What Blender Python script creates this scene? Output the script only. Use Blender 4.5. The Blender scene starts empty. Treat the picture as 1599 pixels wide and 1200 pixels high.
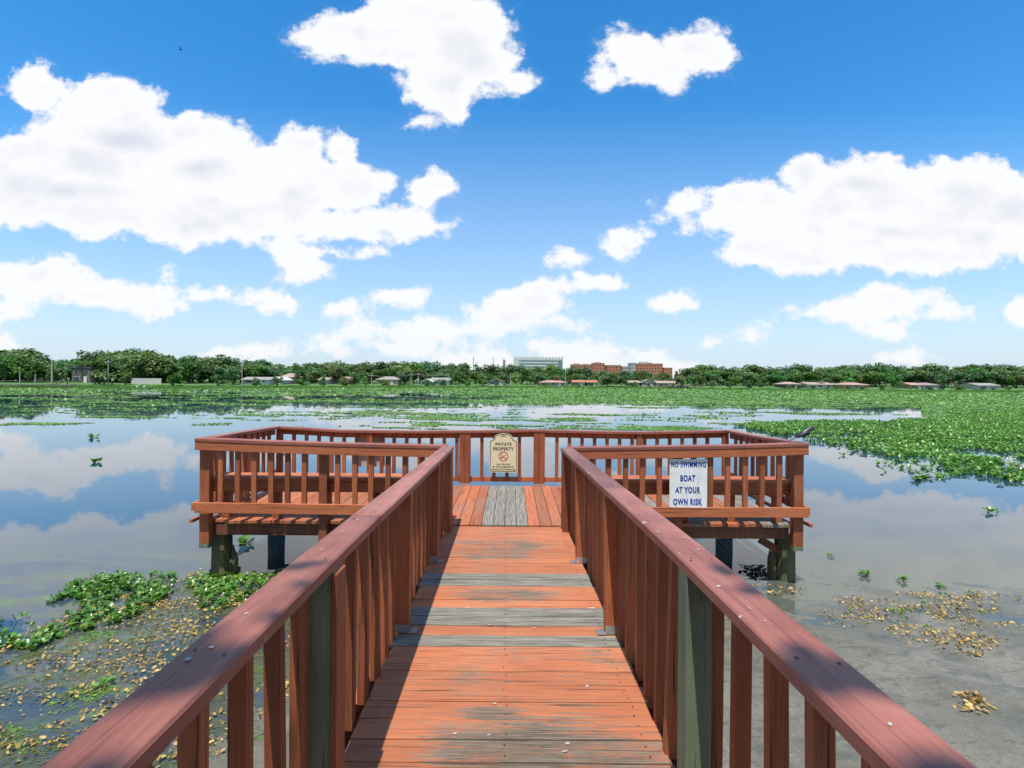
import bpy, math, random
import numpy as np
from mathutils import Vector, Matrix
random.seed(7); RNG = np.random.default_rng(7)
R = math.radians
S = bpy.context.scene
COL = S.collection

# ------------------------------------------------------------------ camera
F = 800.0; HY = 594.0; ROLL = 0.0075; ZC = 2.42
cam = bpy.data.objects.new('camera', bpy.data.cameras.new('camera')); COL.objects.link(cam)
cam.location = (0, 0, ZC)
cam.rotation_euler = (Matrix.Rotation(R(90), 3, 'X') @ Matrix.Rotation(ROLL, 3, 'Z')).to_euler()
cam.data.sensor_width = 36; cam.data.lens = 36 * F / 1599
cam.data.shift_y = -(600 - HY) / 1599
cam.data.clip_start = 0.05; cam.data.clip_end = 9000
S.camera = cam

# ------------------------------------------------------------------ light
SUN_EL, SUN_TILT = 71.0, 0.072
sd = Vector((-SUN_TILT, -math.cos(R(SUN_EL)), math.sin(R(SUN_EL)))).normalized()
sun = bpy.data.lights.new('sun', 'SUN'); sun.energy = 4.3; sun.angle = R(0.53); sun.color = (1, .955, .89)
so = bpy.data.objects.new('sun', sun); COL.objects.link(so)
so.rotation_euler = (-sd).to_track_quat('-Z', 'Y').to_euler()
S.view_settings.view_transform = 'Standard'; S.view_settings.look = 'None'
S.view_settings.exposure = 0.45; S.view_settings.gamma = 1
S.render.engine = 'CYCLES'
S.cycles.max_bounces = 6

# ------------------------------------------------------------------ node helpers
class NT:
    def __init__(s, tree): s.t = tree; s.n = tree.nodes; s.l = tree.links; s.k = 0
    def new(s, typ, **kw):
        n = s.n.new(typ)
        for k, v in kw.items(): setattr(n, k, v)
        return n
    def put(s, sock, v):
        if isinstance(v, bpy.types.NodeSocket): s.l.new(v, sock)
        elif v is not None:
            try: sock.default_value = v
            except Exception:
                sock.default_value = (v[0], v[1], v[2], 1) if hasattr(v, '__len__') else (v, v, v)
    def m(s, op, a, b=None, c=None, clamp=False):
        n = s.new('ShaderNodeMath', operation=op, use_clamp=clamp)
        s.put(n.inputs[0], a); s.put(n.inputs[1], b); s.put(n.inputs[2], c)
        return n.outputs[0]
    def v(s, op, a, b=None, c=None, out=0):
        n = s.new('ShaderNodeVectorMath', operation=op)
        s.put(n.inputs[0], a)
        if b is not None: s.put(n.inputs[1], b)
        if c is not None: s.put(n.inputs[2], c)
        return n.outputs['Value'] if out == 'v' else n.outputs[0]
    def noise(s, vec, scale, detail=4, rough=.55, dist=0, col=False, lac=2.0):
        n = s.new('ShaderNodeTexNoise'); s.put(n.inputs['Vector'], vec)
        n.inputs['Scale'].default_value = scale; n.inputs['Detail'].default_value = detail
        n.inputs['Roughness'].default_value = rough; n.inputs['Distortion'].default_value = dist
        n.inputs['Lacunarity'].default_value = lac
        return n.outputs['Color' if col else 'Fac']
    def mr(s, v, a, b, c=0, d=1, smooth=False):
        n = s.new('ShaderNodeMapRange'); n.clamp = True
        if smooth: n.interpolation_type = 'SMOOTHSTEP'
        s.put(n.inputs[0], v)
        for i, q in enumerate((a, b, c, d)): s.put(n.inputs[1 + i], q)
        return n.outputs[0]
    def mix(s, f, a, b, blend='MIX'):
        n = s.new('ShaderNodeMix', data_type='RGBA', blend_type=blend)
        s.put(n.inputs[0], f)
        for sock, q in ((n.inputs[6], a), (n.inputs[7], b)):
            if isinstance(q, (tuple, list)): q = (q[0], q[1], q[2], 1)
            s.put(sock, q)
        return n.outputs[2]
    def xyz(s, v):
        n = s.new('ShaderNodeSeparateXYZ'); s.put(n.inputs[0], v); return n.outputs
    def cxyz(s, x, y, z):
        n = s.new('ShaderNodeCombineXYZ')
        for i, q in enumerate((x, y, z)): s.put(n.inputs[i], q)
        return n.outputs[0]
    def bump(s, h, strength=.5, dist=.01, normal=None):
        n = s.new('ShaderNodeBump'); s.put(n.inputs['Height'], h)
        n.inputs['Strength'].default_value = strength; n.inputs['Distance'].default_value = dist
        if normal is not None: s.put(n.inputs['Normal'], normal)
        return n.outputs[0]

MATS = {}
def mat(name):
    m = bpy.data.materials.new(name); m.use_nodes = True
    g = NT(m.node_tree); b = g.n['Principled BSDF']
    MATS[name] = m
    return m, g, b
def simple(name, col, rough=.6, var=.15, scale=6, metallic=0, spec=.5, bump=0):
    m, g, b = mat(name)
    tc = g.new('ShaderNodeTexCoord').outputs['Object']
    n = g.noise(tc, scale, 5, .6)
    f = g.mr(n, .3, .7, 1 - var, 1 + var)
    g.put(b.inputs['Base Color'], g.mix(1.0, col, g.cxyz(f, f, f), 'MULTIPLY'))
    b.inputs['Roughness'].default_value = rough; b.inputs['Metallic'].default_value = metallic
    b.inputs['Specular IOR Level'].default_value = spec
    if bump: g.put(b.inputs['Normal'], g.bump(n, bump, .01))
    return m

# ------------------------------------------------------------------ world: sky + cumulus by direction
W = bpy.data.worlds.new('World'); S.world = W; W.use_nodes = True
g = NT(W.node_tree)
for n in list(g.n): g.n.remove(n)
sky = g.new('ShaderNodeTexSky', sky_type='NISHITA'); sky.sun_disc = False
sky.sun_elevation = R(SUN_EL); sky.sun_rotation = math.atan2(sd.x, sd.y)
sky.air_density = 1.0; sky.dust_density = 0.4; sky.ozone_density = 2.2; sky.altitude = 0
hs = g.new('ShaderNodeHueSaturation'); hs.inputs['Saturation'].default_value = 1.40; hs.inputs['Value'].default_value = 1.08
hs.inputs['Hue'].default_value = .497
g.l.new(sky.outputs[0], hs.inputs['Color'])
tc = g.new('ShaderNodeTexCoord').outputs['Generated']
d = g.xyz(tc)
yy = g.m('MAXIMUM', g.m('ABSOLUTE', d[1]), .02)
u = g.m('DIVIDE', d[0], yy); v = g.m('DIVIDE', d[2], yy)
P0 = g.cxyz(u, v, 0)
vs = g.m('DIVIDE', v, g.m('ADD', .22, g.m('MULTIPLY', g.m('ABSOLUTE', v), .9)))     # flatter cells low down
PN = g.cxyz(u, g.m('MULTIPLY', v, 1.15), g.m('MULTIPLY', g.m('SIGN', d[1]), 3.0))
wn = g.noise(P0, 7.5, 4, .55, col=True)
P1 = g.v('MULTIPLY_ADD', g.v('SUBTRACT', wn, (.5, .5, .5)), (.075, .06, 0), P0)
BL = [(75,138,58,28),(165,172,85,45),(60,275,110,75),(180,245,125,85),(300,245,95,70),(345,205,40,30),(330,320,130,62),(190,325,150,45),(60,318,90,38),
(440,290,95,65),(468,228,45,32),(528,228,25,24),(540,290,65,38),(598,285,28,15),(520,345,85,28),(630,347,58,26),(690,290,32,19),(665,308,22,12),
(452,388,42,18),(530,397,38,13),(490,420,32,12),
(50,440,105,27),(155,457,90,25),(235,478,42,13),(20,432,60,20),
(560,58,80,40),(640,45,100,58),(715,55,82,68),(690,118,62,42),(790,132,36,17),(715,163,22,26),(495,66,38,20),(652,190,20,9),(740,95,70,45),
(985,78,46,34),(1085,78,58,36),(1030,108,66,32),(943,120,22,13),(1130,85,22,28),
(1260,277,40,34),(1180,322,75,38),(1078,322,38,22),(1120,345,50,25),(1370,300,115,52),(1500,310,110,58),(1300,335,90,50),(1250,388,108,42),(1400,380,140,46),(1530,370,95,45),(1162,395,28,16),(1580,330,70,50),
(1390,468,66,24),(1330,489,50,11),(1470,483,38,11),(1375,517,24,9),
(967,372,32,21),(880,396,18,8),(915,446,42,9),(1043,470,16,6),
(830,473,56,28),(790,495,56,18),(880,503,42,11),(848,452,26,13),
(640,520,105,17),(600,541,72,12),(690,513,55,12),
(735,563,58,18),(915,562,58,24),(1025,566,52,16),(870,543,42,12),(385,553,38,10),(1415,560,33,9),
(360,462,42,12),(440,470,32,15),(260,428,14,9),(620,466,30,12),(515,487,16,8),(1592,480,24,22),(8,488,26,10),(8,535,24,16),(1115,535,13,5),(1175,523,11,6)]
acc = None
for cx, cy, rx, ry in BL:
    rx *= 1.0; ry *= 1.0
    iu, iv = F / rx, F / ry
    ccx = (cx - 799.5) + ROLL * (cy - HY); ccy = (HY - cy) + ROLL * (cx - 799.5)
    q = g.v('MULTIPLY_ADD', P1, (iu, iv, 0), (-ccx / F * iu, -ccy / F * iv, 0))
    ln = g.v('LENGTH', q, out='v')
    rr = min(rx, ry) / F
    s_ = g.m('MULTIPLY_ADD', ln, rr, -rr)
    acc = s_ if acc is None else g.m('SMOOTH_MIN', acc, s_, .018)
# the half of the sky behind the camera: plain scattered cumulus
bk = g.noise(PN, 1.6, 3, .5)
bsd = g.mr(bk, .42, .66, .12, -.12)
isf = g.m('GREATER_THAN', d[1], 0)
sdf = g.m('ADD', g.m('MULTIPLY', acc, isf), g.m('MULTIPLY', bsd, g.m('SUBTRACT', 1, isf)))
n1 = g.noise(PN, 10, 9, .56)
n2 = g.noise(PN, 34, 8, .62)
per = g.m('ADD', g.m('MULTIPLY', g.m('SUBTRACT', n1, .5), .085), g.m('MULTIPLY', g.m('SUBTRACT', n2, .5), .042))
dd = g.m('ADD', sdf, per)
alpha = g.mr(dd, .012, -.007, 0, 1, True)
wisp = g.m('MULTIPLY', g.mr(dd, .028, -.01, 0, .07, True), g.mr(n2, .4, .62, 0, 1))
alpha = g.m('MAXIMUM', alpha, wisp)
low = g.mr(v, .03, .2, .55, 1)
alpha = g.m('MULTIPLY', alpha, g.mr(v, 0.0, .16, .86, 1))
# billow relief: the same noise a little higher up, subtracted
PU = g.v('ADD', PN, (.01, .035, 0))
nu = g.noise(PU, 6, 5, .45); nb = g.noise(PN, 6, 5, .45)
rel = g.m('SUBTRACT', nb, nu)
shade = g.mr(g.m('ADD', g.m('MULTIPLY', rel, 1.5), g.m('MULTIPLY', g.m('SUBTRACT', g.noise(PN, 3.2, 2, .5), .5), .5)), -.13, .17, 0, 1, True)
depth = g.mr(dd, -.006, -.06, 0, 1, True)
gs = None
for cx, cy, rx, ry in [(90,345,130,32),(260,355,130,26),(200,215,70,22),(330,262,60,20),(120,300,90,18),(600,95,80,22),(720,130,50,26),(690,165,40,20),(1010,128,60,18),(1090,112,50,16),(1440,352,120,17),(1270,412,110,22),(1480,408,120,22),(1160,385,60,14),(1330,290,50,16),(90,470,140,14),(560,370,120,16),(1400,490,80,12),(830,500,70,12)]:
    ccx = (cx - 799.5) + ROLL * (cy - HY); ccy = (HY - cy) + ROLL * (cx - 799.5)
    q = g.v('MULTIPLY_ADD', P1, (F / rx, F / ry, 0), (-ccx / rx, -ccy / ry, 0))
    e = g.mr(g.v('LENGTH', q, out='v'), .1, 1.35, 1, 0, True)
    gs = e if gs is None else g.m('MAXIMUM', gs, e)
gs = g.m('MULTIPLY', g.m('MULTIPLY', gs, isf), g.mr(g.noise(PN, 7, 5, .5), .3, .65, .45, 1))
shade = g.m('MULTIPLY', g.m('MAXIMUM', g.m('MULTIPLY', shade, .55), gs), depth)
ccol = g.mix(shade, (.72, .725, .735), (.515, .54, .625))
hzc = g.mix(g.mr(v, .0, .12, .5, 0), ccol, (.68, .70, .73))
# pale low air
grad = g.m('POWER', g.mr(v, -.02, .55, 1, 0), 1.25)
bgS = g.new('ShaderNodeBackground'); bgS.inputs[1].default_value = 0.15
skyc = g.mix(g.m('MULTIPLY', grad, .96), hs.outputs[0], (2.75, 3.4, 4.25))
g.put(bgS.inputs[0], skyc)
bgC = g.new('ShaderNodeBackground'); g.put(bgC.inputs[0], hzc); bgC.inputs[1].default_value = 1.0
mx = g.new('ShaderNodeMixShader'); g.put(mx.inputs[0], alpha); g.l.new(bgS.outputs[0], mx.inputs[1]); g.l.new(bgC.outputs[0], mx.inputs[2])
wo = g.new('ShaderNodeOutputWorld'); g.l.new(mx.outputs[0], wo.inputs[0])

# ------------------------------------------------------------------ coordinates
def U(px, py):
    dx, dy = px - 799.5, py - HY
    return dx + ROLL * dy, dy - ROLL * dx
def PT(px, py, dist):
    a, b = U(px, py); return Vector((a * dist / F, dist, ZC - b * dist / F))
def G(px, py, z=0.0):
    a, b = U(px, py); dist = (ZC - z) * F / b; return (a * dist / F, dist)
def to_px(x, y, z):
    a = x / y * F; b = (ZC - z) / y * F
    return 799.5 + a - ROLL * b, HY + b + ROLL * a
def vnoise(x, y, seed=0):
    xi = np.floor(x).astype(np.int64); yi = np.floor(y).astype(np.int64); fx = x - xi; fy = y - yi
    fx = fx * fx * (3 - 2 * fx); fy = fy * fy * (3 - 2 * fy)
    def h(a, b):
        n = (a * 374761393 + b * 668265263 + seed * 974711) & 0xffffffff
        n = ((n ^ (n >> 13)) * 1274126177) & 0xffffffff
        return ((n ^ (n >> 16)) & 0xffff) / 65535.0
    return (h(xi, yi) * (1 - fx) + h(xi + 1, yi) * fx) * (1 - fy) + (h(xi, yi + 1) * (1 - fx) + h(xi + 1, yi + 1) * fx) * fy
def fbm(x, y, o=4, seed=0):
    x = np.asarray(x, float); y = np.asarray(y, float)
    s = 0; a = .5; t = 0
    for i in range(o):
        s = s + a * vnoise(x * 2 ** i, y * 2 ** i, seed + i); t += a; a *= .5
    return s / t

# ------------------------------------------------------------------ object helpers
def tag(o, label=None, cat=None, group=None, kind=None):
    if label: o['label'] = label
    if cat: o['category'] = cat
    if group: o['group'] = group
    if kind: o['kind'] = kind
    return o
def empty(name, loc=(0, 0, 0), rz=0, label=None, cat=None, group=None):
    o = bpy.data.objects.new(name, None); COL.objects.link(o); o.location = loc; o.rotation_euler = (0, 0, rz)
    o.empty_display_size = .2
    return tag(o, label, cat, group)
def link(name, me, mats, parent=None, bevel=0, smooth=False):
    o = bpy.data.objects.new(name, me); COL.objects.link(o)
    for m in (mats if isinstance(mats, (list, tuple)) else [mats]): me.materials.append(m)
    if parent: o.parent = parent
    if bevel:
        b = o.modifiers.new('bevel', 'BEVEL'); b.width = bevel; b.segments = 2; b.limit_method = 'ANGLE'
    if smooth: me.shade_smooth()
    return o
class MB:
    def __init__(s): s.v = []; s.f = []; s.m = []; s.t = []
    def add(s, vs, fs, mi=0, tint=None):
        b = len(s.v); s.v += [tuple(p) for p in vs]
        t = tint if tint is not None else (random.random(), random.random(), random.random())
        for f in fs: s.f.append(tuple(b + i for i in f)); s.m.append(mi); s.t.append(t)
    def hexa(s, lo, hi, mi=0, tint=None):      # two quads (4 pts each)
        s.add(list(lo) + list(hi), [(3, 2, 1, 0), (4, 5, 6, 7), (0, 1, 5, 4), (1, 2, 6, 5), (2, 3, 7, 6), (3, 0, 4, 7)], mi, tint)
    def box(s, x0, x1, y0, y1, z0, z1, mi=0, tint=None):
        s.hexa([(x0, y0, z0), (x1, y0, z0), (x1, y1, z0), (x0, y1, z0)], [(x0, y0, z1), (x1, y0, z1), (x1, y1, z1), (x0, y1, z1)], mi, tint)
    def beam(s, a, b, w, h, mi=0, tint=None):  # a->b: centre of the TOP face, w across, h downward
        a, b = Vector(a), Vector(b); t = (b - a).normalized()
        sx = t.cross(Vector((0, 0, 1)))
        sx = Vector((1, 0, 0)) if sx.length < 1e-4 else sx.normalized()
        up = sx.cross(t)
        s.hexa([a - sx * w / 2 - up * h, a + sx * w / 2 - up * h, b + sx * w / 2 - up * h, b - sx * w / 2 - up * h],
               [a - sx * w / 2, a + sx * w / 2, b + sx * w / 2, b - sx * w / 2], mi, tint)
    def tube(s, pts, rad, n=8, mi=0, cap=True, tint=None):
        pts = [Vector(p) for p in pts]; k = len(pts)
        if not hasattr(rad, '__len__'): rad = [rad] * k
        vs = []; fs = []
        for i, p in enumerate(pts):
            t = (pts[min(i + 1, k - 1)] - pts[max(i - 1, 0)]).normalized()
            a = t.cross(Vector((0, 1, .01)))
            if a.length < .1: a = t.cross(Vector((1, 0, 0)))
            a.normalize(); b = t.cross(a)
            for j in range(n):
                th = 2 * math.pi * j / n; vs.append(p + (a * math.cos(th) + b * math.sin(th)) * rad[i])
        for i in range(k - 1):
            for j in range(n):
                fs.append((i * n + j, i * n + (j + 1) % n, (i + 1) * n + (j + 1) % n, (i + 1) * n + j))
        if cap: fs += [tuple(range(n))[::-1], tuple((k - 1) * n + j for j in range(n))]
        s.add(vs, fs, mi, tint)
    def build(s, name, mats, parent=None, bevel=0, smooth=False):
        me = bpy.data.meshes.new(name); me.from_pydata(s.v, [], s.f)
        me.polygons.foreach_set('material_index', s.m)
        at = me.attributes.new('tint', 'FLOAT_COLOR', 'FACE')
        at.data.foreach_set('color', np.c_[np.array(s.t), np.ones(len(s.t))].ravel())
        me.update()
        return link(name, me, mats, parent, bevel, smooth)

def scatter(name, tmpl_v, tmpl_f, pos, rot, scale, tint, mats, parent=None, mi=None):
    """many copies of a small template in one mesh. pos (N,3), rot (N,3,3), scale (N,) or (N,3), tint (N,3)"""
    tv = np.array(tmpl_v, float); N = len(pos); K = len(tv)
    sc = scale[:, None, None] if scale.ndim == 1 else scale[:, None, :]
    V = np.einsum('nij,nkj->nki', rot, tv[None] * sc) + pos[:, None, :]
    me = bpy.data.meshes.new(name)
    me.vertices.add(N * K); me.vertices.foreach_set('co', V.ravel())
    sizes = [len(f) for f in tmpl_f]; flat = np.concatenate([np.array(f) for f in tmpl_f]); L = len(flat)
    me.loops.add(N * L); me.loops.foreach_set('vertex_index', (flat[None] + (np.arange(N) * K)[:, None]).ravel().astype(np.int32))
    nf = len(sizes); me.polygons.add(N * nf)
    st = np.concatenate([[0], np.cumsum(sizes)[:-1]])
    me.polygons.foreach_set('loop_start', (st[None] + (np.arange(N) * L)[:, None]).ravel().astype(np.int32))
    at = me.attributes.new('tint', 'FLOAT_COLOR', 'FACE')
    T = np.repeat(np.c_[tint, np.ones(N)], nf, axis=0); at.data.foreach_set('color', T.ravel())
    me.update(calc_edges=True)
    return link(name, me, mats, parent)
def rots(az, tilt, roll=None):
    N = len(az); ca, sa, ct, st = np.cos(az), np.sin(az), np.cos(tilt), np.sin(tilt); z = np.zeros(N); o = np.ones(N)
    Rz = np.stack([np.stack([ca, -sa, z], 1), np.stack([sa, ca, z], 1), np.stack([z, z, o], 1)], 1)
    Rx = np.stack([np.stack([o, z, z], 1), np.stack([z, ct, -st], 1), np.stack([z, st, ct], 1)], 1)
    M = Rz @ Rx
    if roll is not None:
        c, s = np.cos(roll), np.sin(roll)
        M = M @ np.stack([np.stack([c, z, s], 1), np.stack([z, o, z], 1), np.stack([-s, z, c], 1)], 1)
    return M

# ------------------------------------------------------------------ materials
def wood_paint(name, axis, paint, paint2, bare=(.30, .26, .21), wear=.5, rough=.55, gloss=.4, blobs=(), spots=0, grain=1.0, lo=.80):
    m, g, b = mat(name)
    tc = g.new('ShaderNodeTexCoord').outputs['Object']
    att = g.new('ShaderNodeAttribute', attribute_name='tint'); t = g.xyz(att.outputs['Color'])
    off = g.v('MULTIPLY', att.outputs['Color'], (7.3, 5.1, 9.7))
    tc2 = g.v('ADD', tc, off)
    st = {'x': (2.2, 95, 95), 'y': (95, 2.2, 95), 'z': (95, 95, 2.2)}[axis]
    st2 = {'x': (.9, 9, 9), 'y': (9, .9, 9), 'z': (9, 9, .9)}[axis]
    gv = g.v('MULTIPLY', tc2, st); gv2 = g.v('MULTIPLY', tc2, st2)
    fine = g.mr(g.noise(gv, 1.6, 7, .72, .3), .30, .70); mid = g.mr(g.noise(gv2, 1.0, 5, .62, .6), .22, .78)
    crk = g.noise(g.v('MULTIPLY', tc2, {'x': (1.3, 90, 90), 'y': (90, 1.3, 90), 'z': (90, 90, 1.3)}[axis]), 1.0, 4, .55, .2)
    big = g.mr(g.noise(tc, 2.4, 4, .6), .25, .75)
    # paint tone, a little different from board to board
    pc = g.mix(g.mr(g.m('ADD', g.m('MULTIPLY', mid, .6), g.m('MULTIPLY', big, .4)), .3, .7), paint, paint2)
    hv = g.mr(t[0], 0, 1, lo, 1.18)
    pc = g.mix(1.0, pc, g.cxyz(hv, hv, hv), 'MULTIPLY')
    pc = g.mix(g.mr(fine, .45, 1.0, 0, .62 * grain), pc, (paint[0] * .45, paint[1] * .42, paint[2] * .45))
    # bare wood showing through where the paint has gone
    bw = g.mix(g.mr(fine, .15, .75), (bare[0] * .16, bare[1] * .14, bare[2] * .13), bare)
    lim = g.m('ADD', g.m('MULTIPLY', g.m('SUBTRACT', mid, .5), .55), g.m('MULTIPLY', g.m('SUBTRACT', big, .5), .55))
    lim = g.m('ADD', lim, g.m('MULTIPLY', g.m('SUBTRACT', fine, .5), 1.25))
    lim = g.m('ADD', lim, g.m('MULTIPLY', g.m('SUBTRACT', t[1], .5), .22))
    for (bx, by, rx, ry, amp) in blobs:
        q = g.v('MULTIPLY', g.v('SUBTRACT', tc, (bx, by, 0)), (1 / rx, 1 / ry, 0))
        e = g.mr(g.v('LENGTH', q, out='v'), .3, 1.15, amp, 0, True)
        lim = g.m('ADD', lim, e)
    w = g.mr(lim, .61 - wear, .67 - wear)
    c = g.mix(w, pc, bw)
    c = g.mix(g.m('MULTIPLY', g.mr(crk, .60, .66), .85 * grain), c, (paint[0] * .14, paint[1] * .16, paint[2] * .2))
    if spots:
        vo = g.new('ShaderNodeTexVoronoi'); vo.inputs['Scale'].default_value = spots; g.put(vo.inputs['Vector'], g.v('ADD', tc, g.v('MULTIPLY', g.noise(tc, 45, 3, .6, col=True), (.05, .05, .05))))
        r = g.xyz(vo.outputs['Color'])
        rad = g.mr(r[1], 0, 1, .03, .14); sp = g.m('MULTIPLY', g.mr(vo.outputs['Distance'], rad, g.m('MULTIPLY', rad, .6)), g.m('GREATER_THAN', r[0], .62))
        c = g.mix(g.m('MULTIPLY', sp, .75, clamp=True), c, (.62, .60, .57))
        sp2 = g.m('MULTIPLY', g.mr(vo.outputs['Distance'], .07, .05), g.m('LESS_THAN', r[0], .10))
        c = g.mix(sp2, c, (.05, .03, .03))
    g.put(b.inputs['Base Color'], c)
    g.put(b.inputs['Roughness'], g.mr(w, 0, 1, rough, .85)); b.inputs['Specular IOR Level'].default_value = gloss
    h = g.m('ADD', g.m('MULTIPLY', fine, .6), g.m('MULTIPLY', w, -.35))
    g.put(b.inputs['Normal'], g.bump(h, .55 * grain, .006))
    return m
OR1, OR2 = (.40, .105, .036), (.47, .135, .05)
M_deckx = wood_paint('painted_deck_across', 'x', (.41, .132, .054), (.49, .175, .076), (.23, .185, .135), wear=.235, rough=.6,
    blobs=[(0.16, 2.18, .70, .25, .75), (-.1, 2.47, .22, .07, .45), (.35, 3.02, .6, .12, .34), (-.1, 3.90, .60, .17, .48), (-.15, 5.15, .65, .75, .40), (.0, 2.74, .65, .16, .30), (.1, 2.5, .7, .2, .18)], spots=4.5)
M_deckg = wood_paint('bare_grey_board_across', 'x', (.22, .20, .15), (.27, .25, .19), (.31, .29, .23), wear=1.2, rough=.85)
M_decky = wood_paint('painted_deck_along', 'y', (.40, .115, .045), (.47, .15, .06), (.22, .18, .14), wear=.38, rough=.62, spots=5)
M_deckyg = wood_paint('bare_grey_board_along', 'y', (.22, .20, .155), (.27, .25, .2), (.32, .29, .235), wear=1.2, rough=.85)
M_capy = wood_paint('faded_handrail_along', 'y', (.190, .060, .040), (.335, .128, .092), (.28, .2, .17), wear=-.2, rough=.46, gloss=.36, spots=7.5, grain=.35)
M_capx = wood_paint('faded_handrail_across', 'x', (.25, .080, .052), (.35, .125, .086), (.28, .2, .17), wear=.0, rough=.5, gloss=.35, spots=5.5, grain=.5)
M_boardx = wood_paint('painted_board_across', 'x', (.42, .122, .048), (.49, .155, .062), (.33, .25, .18), wear=.12, rough=.6)
M_boardy = wood_paint('painted_board_along', 'y', (.40, .112, .045), (.46, .14, .055), (.33, .25, .18), wear=.08, rough=.6)
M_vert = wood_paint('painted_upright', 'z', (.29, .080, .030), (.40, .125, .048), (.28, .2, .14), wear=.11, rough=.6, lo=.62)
M_green = wood_paint('green_treated_post', 'z', (.13, .175, .10), (.20, .245, .15), (.24, .25, .18), wear=.25, rough=.8)
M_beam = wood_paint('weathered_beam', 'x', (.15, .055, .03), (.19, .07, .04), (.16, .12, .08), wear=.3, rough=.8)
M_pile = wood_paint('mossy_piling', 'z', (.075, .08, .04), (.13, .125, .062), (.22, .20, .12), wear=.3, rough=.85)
M_steel = simple('galvanised_steel', (.52, .53, .54), .4, .2, 30, .8)

def foliage(name, c1, c2, c3, rough=.5, trans=.25, spec=.4, rand=True, shine=None):
    m, g, b = mat(name)
    att = g.new('ShaderNodeAttribute', attribute_name='tint'); t = g.xyz(att.outputs['Color'])
    c = g.mix(g.mr(t[0], .0, 1), c1, c2); c = g.mix(g.mr(t[1], .82, .9), c, c3)
    br = g.mr(t[2], 0, 1, .72, 1.3); c = g.mix(1.0, c, g.cxyz(br, br, br), 'MULTIPLY')
    if rand:
        oi = g.new('ShaderNodeObjectInfo').outputs['Random']
        f = g.mr(oi, 0, 1, .72, 1.32); f2 = g.mr(g.m('FRACT', g.m('MULTIPLY', oi, 17.3)), 0, 1, .75, 1.3)
        c = g.mix(1.0, c, g.cxyz(g.m('MULTIPLY', f, f2), f, g.m('MULTIPLY', f, g.mr(f2, .75, 1.3, 1.25, .85))), 'MULTIPLY')
    g.put(b.inputs['Base Color'], c); b.inputs['Roughness'].default_value = rough; b.inputs['Specular IOR Level'].default_value = spec
    tr = g.new('ShaderNodeBsdfTranslucent'); g.put(tr.inputs[0], g.mix(1.0, c, (1.3, 1.5, .6), 'MULTIPLY'))
    ms = g.new('ShaderNodeMixShader'); ms.inputs[0].default_value = trans
    g.l.new(b.outputs[0], ms.inputs[1]); g.l.new(tr.outputs[0], ms.inputs[2])
    g.l.new(ms.outputs[0], g.n['Material Output'].inputs['Surface'])
    return m
M_oak = foliage('oak_leaves', (.066, .125, .046), (.12, .205, .068), (.17, .25, .10))
M_bright = foliage('bright_leaves', (.060, .15, .030), (.10, .21, .045), (.13, .25, .06))
M_red = foliage('reddish_leaves', (.16, .06, .035), (.20, .08, .045), (.24, .11, .06), rand=False)
M_grey = foliage('bare_twigs', (.20, .17, .12), (.26, .22, .16), (.16, .17, .09), rand=False)
M_hya = foliage('hyacinth_leaves', (.065, .175, .022), (.13, .30, .045), (.26, .33, .09), rough=.28, trans=.22, spec=.5, rand=False)
M_hyf = foliage('far_hyacinth_leaves', (.095, .22, .035), (.145, .30, .055), (.20, .34, .08), rough=.4, trans=.2, spec=.4, rand=False)
M_dead = foliage('dead_leaves', (.28, .18, .045), (.52, .37, .12), (.10, .05, .02), rough=.6, trans=.12, spec=.3, rand=False)
M_algae = foliage('algae', (.09, .20, .03), (.14, .27, .05), (.20, .24, .08), rough=.6, trans=.1, spec=.2, rand=False)
M_weed = foliage('weed_strands', (.07, .12, .03), (.13, .13, .05), (.20, .15, .07), rough=.6, trans=.1, spec=.2, rand=False)
M_bark = simple('bark', (.12, .095, .07), .9, .3, 3, bump=.6)

# ------------------------------------------------------------------ ground and water
def shore_d(x, y):
    """distance past the far shoreline (negative = in the lake), as a rough signed value"""
    ang = np.arctan2(x, np.maximum(y, 1e-3)); r = np.hypot(x, y) * 1.0
    xa = np.array([-1.6, -1.0, -.785, -.5, -.2, 0, .25, .5, .785, 1.0, 1.6])
    dd = np.array([60, 118, 122, 132, 162, 178, 178, 166, 158, 160, 110]) # planar distance Y on the shoreline
    Y = np.interp(ang, xa, dd); rr = Y / np.maximum(np.cos(np.clip(ang, -1.25, 1.25)), .3)
    return r - rr
def shore_Y(px):
    a = math.atan((px - 799.5) / F)
    return float(np.interp(a, [-1.0, -.785, -.5, -.2, 0, .25, .5, .785, 1.0], [118, 122, 132, 162, 178, 178, 166, 158, 160]))
def near_h(x, y):
    base = .034 * (4.15 - y + .42 * np.clip(x, -6, 4.5)) + .012 * (fbm(x * .7 + 9, y * 1.3, 4, 3) - .5) * 4
    return base
def ground_z(x, y):
    sd_ = shore_d(x, y)
    far = np.interp(sd_, [-30, -3, 0, 12, 60, 400, 4000], [-1.2, -.25, .08, .75, 1.2, 3.5, 8])
    nz = near_h(x, y); nz = np.clip(nz, -1.5, 1.4)
    near = np.where(y < 9, nz, -1.2)
    rip = (fbm(x * 1.6 + y * 1.1, y * 2.6 + x * .9, 4, 14) - .5) * .10 + (fbm(x * 5, y * 11, 3, 11) - .5) * .022 + (fbm(x * 22, y * 34, 2, 12) - .5) * .006
    near = near + np.where((np.abs(x) < 12) & (y < 8), rip, 0)
    back = y < -8
    return np.where(y > 9, far, near)
a_ = np.sinh(np.linspace(-1, 1, 561) * 8.4) / math.sinh(8.4) * 6000
b_ = np.concatenate([-np.geomspace(6000, 2.2, 60), np.arange(-2, 8, .055)[1:], 8 + np.cumsum(np.full(190, .05) * 1.045 ** np.arange(190))])
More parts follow.
